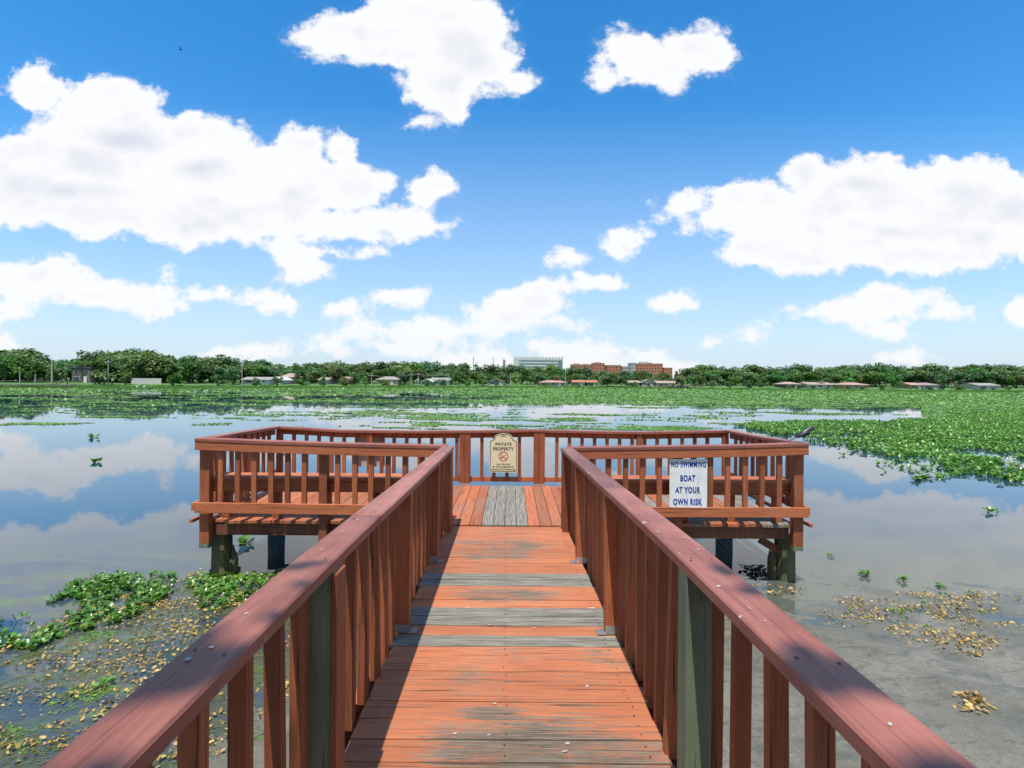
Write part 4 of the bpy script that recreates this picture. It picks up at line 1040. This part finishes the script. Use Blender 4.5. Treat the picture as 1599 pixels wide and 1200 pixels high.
prof_x = [-60, 0, 30, 45, 60, 90, 130, 150, 180, 230, 260, 280, 300, 330, 350, 380, 410, 430, 470, 520, 560, 600, 640, 655, 680, 710, 740, 770, 800, 850, 880, 900, 1000, 1050, 1100, 1130, 1160, 1200, 1260, 1290, 1340, 1380, 1400, 1450, 1480, 1520, 1599, 1660]
prof_y = [548, 548, 550, 549, 563, 565, 561, 551, 550, 547, 555, 565, 559, 557, 566, 562, 562, 569, 567, 567, 569, 567, 565, 564, 574, 569, 572, 574, 572, 573, 572, 576, 579, 582, 574, 580, 574, 577, 575, 581, 573, 571, 576, 575, 577, 575, 577, 577]
prof = lambda x: float(np.interp(x, prof_x, prof_y)) - 1.0 - 3.0 * min(1, max(0, (x - 1060) / 60)) + 1.5 * (885 < x < 1055)
px = -50
while px < 1650:
    plant('oak' if random.random() < .92 else 'cone', px, prof(px) + random.uniform(-2.5, 2.5), shore_Y(px) + random.uniform(42, 60), random.uniform(1.15, 1.55), 'back'); px += random.uniform(15, 23)
px = -45
while px < 1650:
    plant('oak' if random.random() < .8 else 'bright', px, prof(px) + random.uniform(4, 11), shore_Y(px) + random.uniform(24, 34), random.uniform(1.15, 1.6), 'middle'); px += random.uniform(18, 28)
px = -45
while px < 1650:
    plant('dbush' if random.random() < .7 else 'bush', px, prof(px) + random.uniform(9, 16), shore_Y(px) + random.uniform(19, 23), random.uniform(1.3, 2.0), 'understory'); px += random.uniform(15, 22)
# front row: the trees and shrubs one can pick out
front = [('bright', 8, 553, 14, 1.0, 'bright leafy tree at the left edge behind the old dock'), ('bright', 38, 555, 14, .9, 'second bright tree from the left edge behind the old dock'),
 ('bright', 58, 564, 13, .9, 'third bright green tree from the left edge'), ('bright', 83, 571, 12, .8, 'small bright tree left of the dark two-storey house'), ('oak', 214, 557, 14, 1.3, 'largest spreading oak above the long white wall'),
 ('oak', 240, 553, 16, 1.3, 'tall oak at the right end of the white wall'), ('dbush', 196, 581, 5, .9, 'dark green shrub left of the white wall'), ('dbush', 155, 577, 8, 1.0, 'palm-like dark shrub right of the dark two-storey house'),
 ('bush', 270, 584, 3, 1.5, 'rounded bright green bush at the water, left one of the pair'), ('bush', 340, 585, 3, 1.5, 'rounded bright green bush at the water, right one of the pair'),
 ('bright', 297, 562, 14, 1.1, 'round leafy tree between the two waterside bushes'), ('dbush', 365, 572, 9, 1.0, 'dark shrub beside the pole right of the bush pair'), ('cone', 465, 570, 13, .7, 'tall cone-shaped tree right of the tan-roofed white house'),
 ('cone', 485, 572, 12, .7, 'shorter cone-shaped tree next to the tall one'), ('bush', 470, 592, 3, 2.6, 'low wide green bush on the bank below the two cone trees'), ('oak', 525, 573, 14, .9, 'dark tree between the two tan cottages'),
 ('bright', 556, 584, 8, 1.0, 'small rounded green tree right of the tan cottage'), ('oak', 632, 578, 9, 1.0, 'leafy tree right of the hip-roofed house'), ('bright', 712, 580, 9, .9, 'round green tree right of the long white house'),
 ('bush', 754, 585, 6, 1.0, 'bright small tree left of the white gabled house'), ('bright', 823, 577, 12, 1.1, 'bright green tree directly below the white office block'), ('red', 868, 589, 10, 1.1, 'rust-coloured bush behind the pink-roofed house'),
 ('oak', 948, 583, 6, 1.4, 'broad dark waterside tree below the brick buildings'), ('oak', 970, 586, 5, 1.2, 'lower dark waterside tree right of the broad one'), ('bright', 1002, 579, 14, 1.0, 'bright tree below the largest brick building'),
 ('dbush', 1062, 588, 5, 1.1, 'dark shrub behind the brush pile'), ('oak', 1095, 586, 7, .9, 'first round dark tree right of the brush pile'), ('dbush', 1112, 594, 5, 1.1, 'low bush beside the round dark tree'), ('dbush', 1168, 598, 4, 1.8, 'low broad bush on the shore left of the brown-roofed house'),
 ('grey', 1280, 594, 7, 1.1, 'brownish thin bush behind the long tan house'), ('dbush', 1306, 601, 4, 1.2, 'green bush between the two low ranch houses'), ('bright', 1396, 586, 8, .9, 'single vivid green tree on the right shore'),
 ('dbush', 1473, 598, 4, 1.0, 'dark round bush right of the mauve-roofed house'), ('grey', 1487, 596, 7, 1.2, 'bare grey thicket right of the dark round bush'), ('dbush', 1575, 604, 4, 1.8, 'low dark bush at the right edge of the shore')]
for px, ty in ((433, 588), (505, 589), (541, 590), (601, 592), (668, 593), (690, 592), (775, 592), (853, 597), (904, 597), (925, 597), (991, 596), (1013, 597), (1036, 598), (1233, 602), (1246, 600), (1270, 601), (1291, 603), (1324, 603), (1345, 602), (1432, 604), (1452, 603), (1535, 604), (1551, 605), (1500, 602), (1375, 600), (1190, 598), (1140, 596), (730, 592), (570, 590), (400, 590)):
    front.append((random.choice(['dbush', 'bush', 'dbush']), px, ty, random.uniform(.5, 3), random.uniform(.8, 1.7), None))
for kd, px, ty, off, wf, lab in front: plant(kd, px, ty, shore_Y(px) + off, wf, 'front', lab)
ORD = ['first', 'second', 'third', 'fourth', 'fifth', 'sixth', 'seventh', 'eighth', 'ninth', 'tenth', 'eleventh', 'twelfth', 'thirteenth', 'fourteenth', 'fifteenth', 'sixteenth']
zones = [(110, 'above the old dock at the left edge'), (200, 'around the dark two-storey house'), (262, 'above the long white wall'), (370, 'behind the two round waterside bushes'), (470, 'behind the tan-roofed white house'),
 (575, 'behind the two tan cottages'), (650, 'behind the grey hip-roofed house'), (760, 'behind the long white house'), (802, 'left of the white office block'), (882, 'in front of the white office block'), (978, 'before the left brick buildings'),
 (1060, 'before the large brick building'), (1215, 'right of the brush pile'), (1310, 'behind the brown-roofed house'), (1420, 'around the vivid green tree'), (5000, 'at the right end of the shore')]
cnt = {}
for root, kd, px, row, lab, grp in sorted(ALLT, key=lambda q: q[2]):
    if lab is None:
        z = next(zz[1] for zz in zones if px < zz[0]); kk = (z, row, kd); cnt[kk] = cnt.get(kk, 0) + 1
        sh = {'oak': 'dark oak', 'cone': 'pointed tree', 'bright': 'bright tree', 'bush': 'low bright bush', 'dbush': 'low dark bush'}[kd]
        rw = {'back': 'on the skyline', 'middle': 'in the middle row', 'front': 'on the bank', 'understory': 'under the trees'}[row]
        lab = f"{ORD[cnt[kk] - 1]} {sh} {rw} {z}"
    root['label'] = lab
    root['category'] = 'shrub' if 'bush' in kd or kd in ('red', 'grey') else 'tree'
    root['group'] = {'back': 'trees of the far shore skyline', 'middle': 'trees of the far shore middle row', 'understory': 'undergrowth below the far trees', 'front': 'trees and shrubs by the far waterside'}[row]

# palms
M_palm = foliage('palm_fronds', (.06, .11, .03), (.10, .16, .05), (.14, .15, .06), rand=False)
def palm(px, top_y, off, lab, hcrown=1.9):
    D = shore_Y(px) + off; a, b_2 = U(px, top_y); x = a * D / F; gz = float(ground_z(np.array([x]), np.array([D]))[0]); H = ZC - b_2 * D / F - gz - .9
    root = empty('palm_tree', (x, D, gz), label=lab, cat='palm tree', group='palms on the left shore')
    mb = MB(); mb.tube([(0, 0, -.2), (.05, 0, H * .5), (0, 0, H)], [.24, .17, .15], 8); mb.build('trunk', M_bark, root)
    mb = MB()
    for i in range(34):
        az = random.uniform(0, 6.28); el = random.uniform(-.5, 1.2); L = hcrown * random.uniform(.7, 1.05); prev = None
        for k in range(6):
            t = k / 5; r_ = L * t * math.cos(el) ; z = L * t * math.sin(el) - .6 * L * t * t; w = .22 * L * math.sin(math.pi * min(.95, t * .85 + .12))
            c_ = Vector((r_ * math.cos(az), r_ * math.sin(az), H + z)); s_ = Vector((-math.sin(az), math.cos(az), 0)) * w
            cur = (c_ - s_ - Vector((0, 0, w * .4)), c_, c_ + s_ - Vector((0, 0, w * .4)))
            if prev: mb.add([prev[0], prev[1], prev[2], cur[0], cur[1], cur[2]], [(0, 1, 4, 3), (1, 2, 5, 4)])
            prev = cur
    mb.build('crown', M_palm, root)
palm(46, 545, 22, 'tall palm rising above the bright trees at the left edge'); palm(3, 545, 24, 'palm cut by the left edge of the view'); palm(148, 577, 6, 'short palm left of the tall pole by the dark house', 1.6)
palm(163, 579, 5, 'short palm directly beside the second pole', 1.6); palm(175, 583, 5, 'lowest palm right of the second pole', 1.5); palm(96, 572, 12, 'slim palm left of the dark two-storey house', 1.5)

# ------------------------------------------------------------------ buildings of the far shore
wallc = {'white': simple('wall_white', (.46, .46, .43), .8, .08, .5), 'tan': simple('wall_tan', (.42, .30, .2), .85, .1, .5), 'dark': simple('wall_dark', (.11, .10, .09), .85, .15, .5),
         'brick': simple('wall_brick', (.40, .14, .075), .85, .12, .3), 'grey': simple('wall_grey', (.36, .36, .35), .8, .1, .4)}
roofc = {'tan': simple('roof_tan', (.33, .25, .19), .85, .15, 1), 'grey': simple('roof_grey', (.27, .25, .22), .85, .15, 1), 'pink': simple('roof_pink', (.38, .23, .19), .85, .15, 1),
         'red': simple('roof_red', (.38, .15, .08), .85, .15, 1), 'white': simple('roof_white', (.55, .55, .53), .7, .1, 1), 'mauve': simple('roof_mauve', (.27, .20, .20), .85, .15, 1), 'dark': simple('roof_dark', (.09, .08, .08), .85, .15, 1)}
M_glass = simple('window_glass', (.04, .055, .065), .12, .2, .4)
M_trim = simple('trim_white', (.55, .55, .53), .7, .05, 1)
def house(x0p, x1p, topy, D_off, wall, roof, style, label, basez=None, storeys=1, depth=7):
    pm = (x0p + x1p) / 2; D = shore_Y(pm) + D_off; x0 = U(x0p, 598)[0] * D / F; x1 = U(x1p, 598)[0] * D / F; w = x1 - x0; xc = (x0 + x1) / 2
    gz = float(ground_z(np.array([xc]), np.array([D]))[0]); top = ZC - U(pm, topy)[1] * D / F - gz
    top = max(top, 2.1); wh = top * (.62 if style != 'flat' else 1.0) ; rt = empty('house', (xc, D, gz), label=label, cat='house', group='houses on the far shore')
    mb = MB(); mb.box(-w / 2, w / 2, 0, depth, -.4, wh); mb.build('wall', wallc[wall], rt)
    ov = .5; mb = MB()
    if style == 'hip':
        b4 = [(-w / 2 - ov, -ov, wh), (w / 2 + ov, -ov, wh), (w / 2 + ov, depth + ov, wh), (-w / 2 - ov, depth + ov, wh)]; r_ = min(w * .3, depth * .45)
        mb.add(b4 + [(-w / 2 + r_, depth / 2, top), (w / 2 - r_, depth / 2, top)], [(0, 1, 5, 4), (1, 2, 5), (2, 3, 4, 5), (3, 0, 4), (3, 2, 1, 0)])
    elif style == 'gable':   # gable end faces the lake
        b6 = [(-w / 2 - ov, -ov, wh - .2), (w / 2 + ov, -ov, wh - .2), (0, -ov, top), (-w / 2 - ov, depth, wh - .2), (w / 2 + ov, depth, wh - .2), (0, depth, top)]
        lo = [(a, b_2, c_ + .12) for a, b_2, c_ in b6]; mb.add(b6 + lo, [(6, 8, 11, 9), (8, 7, 10, 11), (0, 3, 5, 2), (2, 5, 4, 1), (0, 2, 8, 6), (2, 1, 7, 8), (0, 6, 9, 3), (1, 4, 10, 7)])
        q = MB(); q.add([(-w / 2, -.02, wh), (w / 2, -.02, wh), (0, -.02, top - .1), (-w / 2, .2, wh), (w / 2, .2, wh), (0, .2, top - .1)], [(0, 1, 2), (3, 5, 4), (0, 2, 5, 3), (1, 4, 5, 2)]); q.build('gable_wall', wallc[wall], rt)
    elif style == 'ridge':   # ridge parallel to the shore
        mb.add([(-w / 2 - ov, -ov, wh), (w / 2 + ov, -ov, wh), (w / 2 + ov, depth + ov, wh), (-w / 2 - ov, depth + ov, wh), (-w / 2 - ov, depth / 2, top), (w / 2 + ov, depth / 2, top)], [(0, 1, 5, 4), (2, 3, 4, 5), (0, 4, 3), (1, 2, 5), (3, 2, 1, 0)])
    else:
        mb.box(-w / 2 - .3, w / 2 + .3, -.3, depth + .3, wh + .003, wh + .3)
    mb.build('roof', roofc[roof], rt)
    nw = max(2, int(w / 2.6)); sh = wh / storeys
    for s_ in range(storeys):
        for k in range(nw):
            xx = -w / 2 + w * (k + .5) / nw; ww = .55 if (k + s_) % 3 else .85; zb = s_ * sh + sh * .38; zt = s_ * sh + sh * .78
            mb = MB(); mb.box(xx - ww - .08, xx + ww + .08, -.06, -.02, zb - .08, zt + .08); fo = mb.build('window', M_trim, rt)
            q = MB(); q.box(xx - ww, xx + ww, -.09, -.062, zb, zt); q.build('pane', M_glass, fo)
    xx = w * .22; mb = MB(); mb.box(xx - .45, xx + .45, -.14, -.095, .05, min(2.1, sh * .88)); mb.build('door', M_trim, rt)
    return rt
house(112, 142, 575, 16, 'dark', 'dark', 'flat', 'dark two-storey house with balcony on the left shore', storeys=2)
house(424, 440, 590, 10, 'white', 'white', 'gable', 'small white gabled building on the left shore'); house(438, 456, 583, 16, 'tan', 'tan', 'hip', 'taller tan-roofed house behind the small white building')
house(378, 420, 593, 10, 'white', 'grey', 'ridge', 'long low white house right of the bush pair'); house(498, 511, 590, 12, 'white', 'tan', 'ridge', 'tiny pale cottage partly hidden by trees, left of centre')
house(532, 545, 589, 10, 'brick', 'tan', 'gable', 'small orange-tan cottage left of the hip-roofed house'); house(588, 621, 588, 9, 'tan', 'grey', 'hip', 'hip-roofed house with grey-tan roof left of centre')
house(659, 674, 594, 7, 'white', 'white', 'gable', 'white gabled wing at the waterside, left end of the white house'); house(674, 701, 590, 10, 'white', 'grey', 'ridge', 'long white lakeside house left of the middle')
house(764, 786, 591, 7, 'white', 'pink', 'gable', 'white gabled house left of the pink-roofed house'); house(843, 886, 595, 6, 'tan', 'pink', 'hip', 'low house with wide pink roof below the office block')
house(896, 912, 595, 8, 'tan', 'red', 'ridge', 'small red-roofed house, left one of two'); house(917, 932, 596, 8, 'tan', 'red', 'ridge', 'small red-roofed house, right one of two')
house(984, 999, 595, 8, 'tan', 'tan', 'ridge', 'small tan house left of the grey gabled house'); house(1002, 1022, 593, 9, 'white', 'grey', 'gable', 'grey gabled house below the largest brick building')
house(1027, 1055, 598, 7, 'tan', 'tan', 'ridge', 'long tan-roofed house just left of the brush pile'); house(1226, 1250, 600, 6, 'dark', 'tan', 'hip', 'brown-roofed pavilion-like house on the right shore')
house(1262, 1300, 602, 5, 'white', 'tan', 'ridge', 'long low pale house right of the brown-roofed one'); house(1318, 1357, 602, 5, 'tan', 'pink', 'hip', 'low ranch house with wide pinkish roof on the right shore')
house(1424, 1440, 604, 6, 'tan', 'pink', 'ridge', 'small house with pinkish roof left of the mauve-roofed one'); house(1442, 1468, 603, 6, 'white', 'mauve', 'hip', 'mauve-roofed house on the right shore'); house(1528, 1560, 605, 6, 'white', 'grey', 'ridge', 'pale low house nearest the right edge')
# long white wall
def on_shore(px, off): D = shore_Y(px) + off; x = U(px, 598)[0] * D / F; return x, D, float(ground_z(np.array([x]), np.array([D]))[0])
x0, D0, z0 = on_shore(205, 9); x1, D1, z1 = on_shore(252, 9)
wl = MB(); wl.beam((x0, D0, z0 + 1.5), (x1, D1, z1 + 1.5), .25, 2.0); o = wl.build('garden_wall', wallc['white']); tag(o, 'long low white garden wall under the big oaks on the left shore', 'wall')
# white office block
D = 620; a0 = U(802, 570)[0] * D / F; a1 = U(879, 570)[0] * D / F; top = ZC - U(840, 558.5)[1] * D / F; w = a1 - a0
of = empty('office_block', ((a0 + a1) / 2, D, 3), label='long white office block with dark window bands above the trees', cat='building'); top -= 3
mb = MB(); mb.box(-w / 2, w / 2, 0, 20, -3, top - 1); mb.build('wall', wallc['white'], of)
M_off = simple('office_glass', (.10, .19, .20), .2, .1, .2)
for k in range(6):
    zt = top - 3.4 - k * 3.7; mb = MB(); mb.box(-w / 2 + 6.5, w / 2 - 6.8, -.15, -.02, zt - 1.5, zt); mb.build('window_band', M_off, of)
mb = MB(); mb.box(w / 2 - 6.2, w / 2 - .9, -.2, -.02, -2, top - 3.2); mb.build('stair_glazing', M_off, of)
for k in range(16):
    mb = MB(); xx = -w / 2 + 1 + k * (w - 2.5) / 15; mb.box(xx, xx + 1.9, .3, 3, top - .997, top + .6); mb.build('roof_unit', wallc['grey'], of)
def block(px0, px1, topy, D, wall, label, nm='brick_building', rows=3, nwin=7, steps=()):
    a0 = U(px0, 575)[0] * D / F; a1 = U(px1, 575)[0] * D / F; w = a1 - a0; top = ZC - U((px0 + px1) / 2, topy)[1] * D / F - 3
    rt = empty(nm, ((a0 + a1) / 2, D, 3), label=label, cat='building', group='brick buildings beyond the trees')
    mb = MB(); mb.box(-w / 2, w / 2, 0, 16, -3, top); mb.build('wall', wallc[wall], rt)
    mb = MB(); mb.box(-w / 2 - .2, w / 2 + .2, -.2, 16.2, top + .003, top + .5); mb.build('parapet', wallc['tan' if wall == 'brick' else 'grey'], rt)
    for r_ in range(rows):
        for k in range(nwin):
            xx = -w / 2 + w * (k + .5) / nwin; zt = top - 1.3 - r_ * 3.4; mb = MB(); mb.box(xx - w / nwin * .28, xx + w / nwin * .28, -.12, -.02, zt - 1.5, zt); mb.build('window', M_glass, rt)
    for (f0, f1, hh, wm) in steps:
        mb = MB(); mb.box(-w / 2 + w * f0, -w / 2 + w * f1, 1, 9, top + .503, top + hh); mb.build('roof_block', wallc[wm], rt)
    return rt
block(893, 925, 570, 600, 'brick', 'left low brick building beyond the trees', steps=[(.1, .4, 1.6, 'tan'), (.6, .8, 1.3, 'grey')]); block(926, 944, 567.8, 596, 'brick', 'second brick building, slightly taller, beyond the trees', nwin=4, steps=[(.2, .7, 1.3, 'brick')])
block(947, 970, 571, 600, 'brick', 'third brick building with cream bands beyond the trees', nwin=5); block(972, 984, 573, 598, 'grey', 'pale grey low building between the brick ones', 'grey_building', 2, 3)
block(985, 993, 567.5, 592, 'grey', 'narrow grey tower at the left end of the large brick building', 'grey_tower', 4, 2); block(994, 1035, 568.5, 600, 'brick', 'largest brick building beyond the trees, right group', nwin=9, steps=[(.15, .45, 2.4, 'grey'), (.5, .6, 1.4, 'brick')])
block(1037, 1050, 575, 600, 'brick', 'rightmost small brick building beyond the trees', rows=2, nwin=3); block(1427, 1440, 580, 420, 'brick', 'reddish building top among the trees on the right', rows=1, nwin=3)
# masts and poles
M_mast = simple('mast_grey', (.25, .22, .21), .6, .1, 2); M_mastr = simple('mast_rust', (.20, .08, .055), .7, .2, 1); M_pole = simple('pole_wood', (.36, .34, .30), .8, .15, 2)
for px, ty, wd, mt, lab in ((739, 558.5, .55, M_mast, 'thin grey lattice mast, left one above the tree line'), (770, 560, .55, M_mast, 'thin grey lattice mast, right one above the tree line'), (787, 562, 1.5, M_mastr, 'thick rust-brown tower beside the office block')):
    D = 480; x = U(px, 570)[0] * D / F; H = ZC - U(px, ty)[1] * D / F - 3
    rt = empty('radio_mast', (x, D, 3), label=lab, cat='mast'); mb = MB()
    for a in range(3):
        th = a * 2.094; mb.tube([(wd * math.cos(th), wd * math.sin(th), -3), (wd * .55 * math.cos(th), wd * .55 * math.sin(th), H)], .14 if wd < 1 else .4, 5)
    mb.build('leg_frame', mt, rt); mb = MB()
    for k in range(14):
        z = H * (.1 + .9 * k / 14)
        for a in range(3):
            th, th2 = a * 2.094, (a + 1) * 2.094; f_ = 1 - .45 * z / H; mb.tube([(wd * f_ * math.cos(th), wd * f_ * math.sin(th), z), (wd * f_ * math.cos(th2), wd * f_ * math.sin(th2), z + 1.2)], .09 if wd < 1 else .22, 4)
    mb.build('bracing', mt, rt)
    mb = MB(); mb.tube([(0, 0, H), (0, 0, H + 1.6)], .15, 5); mb.build('beacon', mt, rt)
tops = {}
for px, ty, off, arm, lab in ((81, 563, 5, 0, 'thick pale pole standing beside the old dock'), (169, 562, 5, 1, 'tall pale utility pole left of the white wall'), (378, 573, 4, 0, 'thin white pole right of the bush pair'),
    (580, 584, 5, 1, 'utility pole left of the hip-roofed house'), (642, 583, 5, 1, 'utility pole right of the hip-roofed house'), (653, 582, 5, 1, 'utility pole next to the white gabled wing'), (883, 578, 4, 0, 'thin pole below the right end of the office block'),
    (31, 578, 4, 0, 'short pale pole left of the thick pole'), (55, 584, 4, 0, 'shortest pole at the root of the old dock'), (797, 582, 5, 0, 'thin pole left of the bright tree below the office block')):
    x, D, gz = on_shore(px, off); H = ZC - U(px, ty)[1] * D / F - gz
    rt = empty('utility_pole', (x, D, gz), label=lab, cat='pole', group='poles along the far shore'); r_ = .2 if px == 81 else .12
    mb = MB(); mb.tube([(0, 0, -.5), (0, 0, H)], [r_, r_ * .75], 8); mb.build('shaft', M_pole, rt); tops[px] = (x, D, gz + H)
    if arm:
        mb = MB(); mb.box(-1.0, 1.0, -.24, -.13, H - .65, H - .5); mb.build('crossarm', M_pole, rt)
def wire(a, b_2, lab):
    mb = MB(); A, B = Vector(a), Vector(b_2); mb.tube([A.lerp(B, t) + Vector((0, -.18, -.5 - 1.0 * 4 * t * (1 - t) * .5)) for t in np.linspace(0, 1, 9)], .035, 4)
    o = mb.build('power_line', M_mast); tag(o, lab, 'power line')
wire(tops[580], tops[642], 'power line strung between the two poles beside the hip-roofed house'); wire(tops[653], (on_shore(700, 5)[0], on_shore(700, 5)[1], tops[653][2]), 'power line running right from the pole by the white wing')
x, D, gz = on_shore(700, 5)
rt = empty('utility_pole', (x, D, gz), label='utility pole at the right end of the long white house', cat='pole', group='poles along the far shore'); H = tops[653][2] - gz
mb = MB(); mb.tube([(0, 0, -.5), (0, 0, H)], [.12, .09], 8); mb.build('shaft', M_pole, rt)
# old dock at the left
M_old = simple('old_dock_wood', (.14, .13, .115), .85, .25, 1)
D = 108; xa = U(-40, 600)[0] * D / F; xb = U(110, 600)[0] * D / F
od = empty('old_dock', (xb, D, 0), label='old dark wooden dock on posts at the left edge of the far shore', cat='dock')
mb = MB(); mb.box(xa - xb, 0, 0, 1.6, .62, .78); mb.build('deck', M_old, od)
mb = MB(); mb.box(xa - xb, 0, .02, .1, 1.42, 1.52); mb.build('handrail', M_old, od)
for px in range(-32, 116, 8):
    if px < 80 and (px // 8) % 2: continue
    x = U(px, 600)[0] * D / F - xb; x = min(x, -.1); mb = MB(); mb.tube([(x, .1, -.6), (x, .1, 1.42 if px % 16 else .62)], .13, 7); mb.build('post', M_old, od)
# brush pile islet
x, y = G(1060, 607.5); rg = np.random.default_rng(9); n = 420
pos = np.c_[rg.normal(0, 2.6, n), rg.normal(0, 1.0, n), np.abs(rg.normal(0, .45, n)) + .05]
bpile = scatter('brush_pile', [(-.5, -.03, 0), (.5, -.03, 0), (.5, .03, .03), (-.5, .03, .03)], [(0, 1, 2, 3)], pos, rots(rg.uniform(0, 6.28, n), rg.uniform(-.5, .5, n), rg.uniform(-.8, .8, n)), rg.uniform(1.0, 3.0, n), rg.uniform(0, 1, (n, 3)), simple('dead_branches', (.17, .15, .12), .9, .3, 2))
bpile.location = (x, y, .05); tag(bpile, 'heap of grey dead branches in the water vegetation right of centre', 'brush pile', None, 'stuff')
# egrets in the distance
M_wh = simple('white_feathers', (.75, .75, .72), .7, .03)
for i_, (px, py, lab) in enumerate([(214, 608, 'tiny white wading bird on the far left mats'), (225, 608.5, 'second tiny white wading bird just right of the first')]):
    x, y = G(px, py); rt = empty('egret', (x, y, 0), label=lab, cat='bird', group='distant white wading birds')
    mb = MB(); mb.tube([(-.30, 0, .42), (-.15, 0, .52), (.05, 0, .56), (.2, 0, .62), (.24, 0, .78), (.3, 0, .92), (.36, 0, .93)], [.02, .10, .13, .07, .035, .035, .045], 8)
    for s_ in (-.05, .05): mb.tube([(0, s_, .5), (.02, s_, .25), (0, s_, -.02)], [.03, .012, .012], 5)
    mb.build('body', M_wh, rt, smooth=True)
    mb = MB(); mb.tube([(.38, 0, .93), (.52, 0, .91)], [.018, .004], 5); mb.build('beak', M_deb, rt)
# bird in the sky
q = Vector((U(282, 78)[0], F, -U(282, 78)[1])) * (60 / F); q.z += ZC
fb = empty('flying_bird', q, label='tiny dark bird flying high in the upper left sky', cat='bird')
mb = MB(); mb.tube([(-.2, 0, 0), (-.08, 0, .02), (.06, 0, .02), (.16, 0, .03), (.22, 0, .02)], [.01, .05, .06, .035, .008], 7); mb.build('body', M_bird, fb)
for s_ in (-1, 1):
    mb = MB(); mb.add([(.08, 0, .03), (-.06, 0, .03), (-.05, s_ * .2, .12), (.06, s_ * .2, .13), (-.06, s_ * .4, .08), (.07, 0, .01), (-.05, 0, .01), (-.04, s_ * .2, .10), (.05, s_ * .2, .11)], [(0, 1, 2, 3), (3, 2, 4), (5, 8, 7, 6), (8, 4, 7), (0, 3, 8, 5), (1, 6, 7, 2), (3, 4, 8), (2, 7, 4)]); mb.build('wing', M_bird, fb)

# ------------------------------------------------------------------ shore trees behind the viewer (their leaves dapple the handrails)
def big_tree(x, y, H, seed, lab, nl=26000, cxo=0, cyo=0, rad=6, twigs=()):
    rt = empty('oak_tree', (x, y, float(ground_z(np.array([x]), np.array([y]))[0])), label=lab, cat='tree', group='oaks on the near bank')
    rg = np.random.default_rng(seed); lob = 34; C_ = np.c_[rg.uniform(-rad * .8, rad * .8, lob) + cxo, rg.uniform(-rad * .72, rad * .72, lob) + cyo, rg.uniform(H * .48, H * .92, lob)]
    Rr = rg.uniform(.9, 1.9, lob); k = rg.integers(0, lob, nl); v_ = rg.normal(0, 1, (nl, 3)); v_ /= np.linalg.norm(v_, axis=1)[:, None]
    pos = C_[k] + v_ * (Rr[k] * rg.uniform(.3, 1, nl) ** .5)[:, None] * np.array([1, 1, .6])
    j = 0
    for (tx, ty, tz, tr_, nn_) in twigs:
        pos[j:j + nn_] = np.array([tx - x, ty - y, tz]) + rg.normal(0, tr_ * .5, (nn_, 3)) * np.array([1, 1, .5]); j += nn_
    scatter('crown', tri_v, tri_f, pos, rots(rg.uniform(0, 6.28, nl), rg.uniform(-1.2, 1.2, nl), rg.uniform(-.7, .7, nl)), rg.uniform(.07, .2, nl), rg.uniform(0, 1, (nl, 3)), M_oak, rt)
    mb = MB(); mb.tube([(0, 0, -.5), (.1, 0, H * .2), (cxo * .3, cyo * .3, H * .4), (cxo * .7, cyo * .7, H * .65)], [.42, .33, .27, .1], 10)
    for i in range(9):
        c_ = C_[i]; mb.tube([(cxo * .2, cyo * .2, H * .3), (c_[0] * .5, c_[1] * .5, H * .42), tuple(c_)], [.18, .11, .03], 6)
    mb.build('trunk', M_bark, rt)
big_tree(-3.6, -8.5, 11, 5, 'large oak on the bank behind the viewpoint, left of the walkway', cxo=2.4, cyo=2.3, twigs=[(-1.2, -.80, 8.4, .25, 3), (-1.15, -1.12, 8.4, .3, 5), (-1.3, -1.5, 8.4, .3, 8), (-1.1, -1.9, 8.5, .35, 14), (.2, -.74, 8.4, .2, 3), (.25, -1.16, 8.4, .3, 6), (.1, -1.55, 8.5, .3, 9), (.3, -1.95, 8.5, .35, 18)])
big_tree(5.5, -12, 12, 6, 'large oak on the bank behind the viewpoint, right of the walkway')
big_tree(-11, -13, 12, 8, 'oak far left on the bank behind the viewpoint')
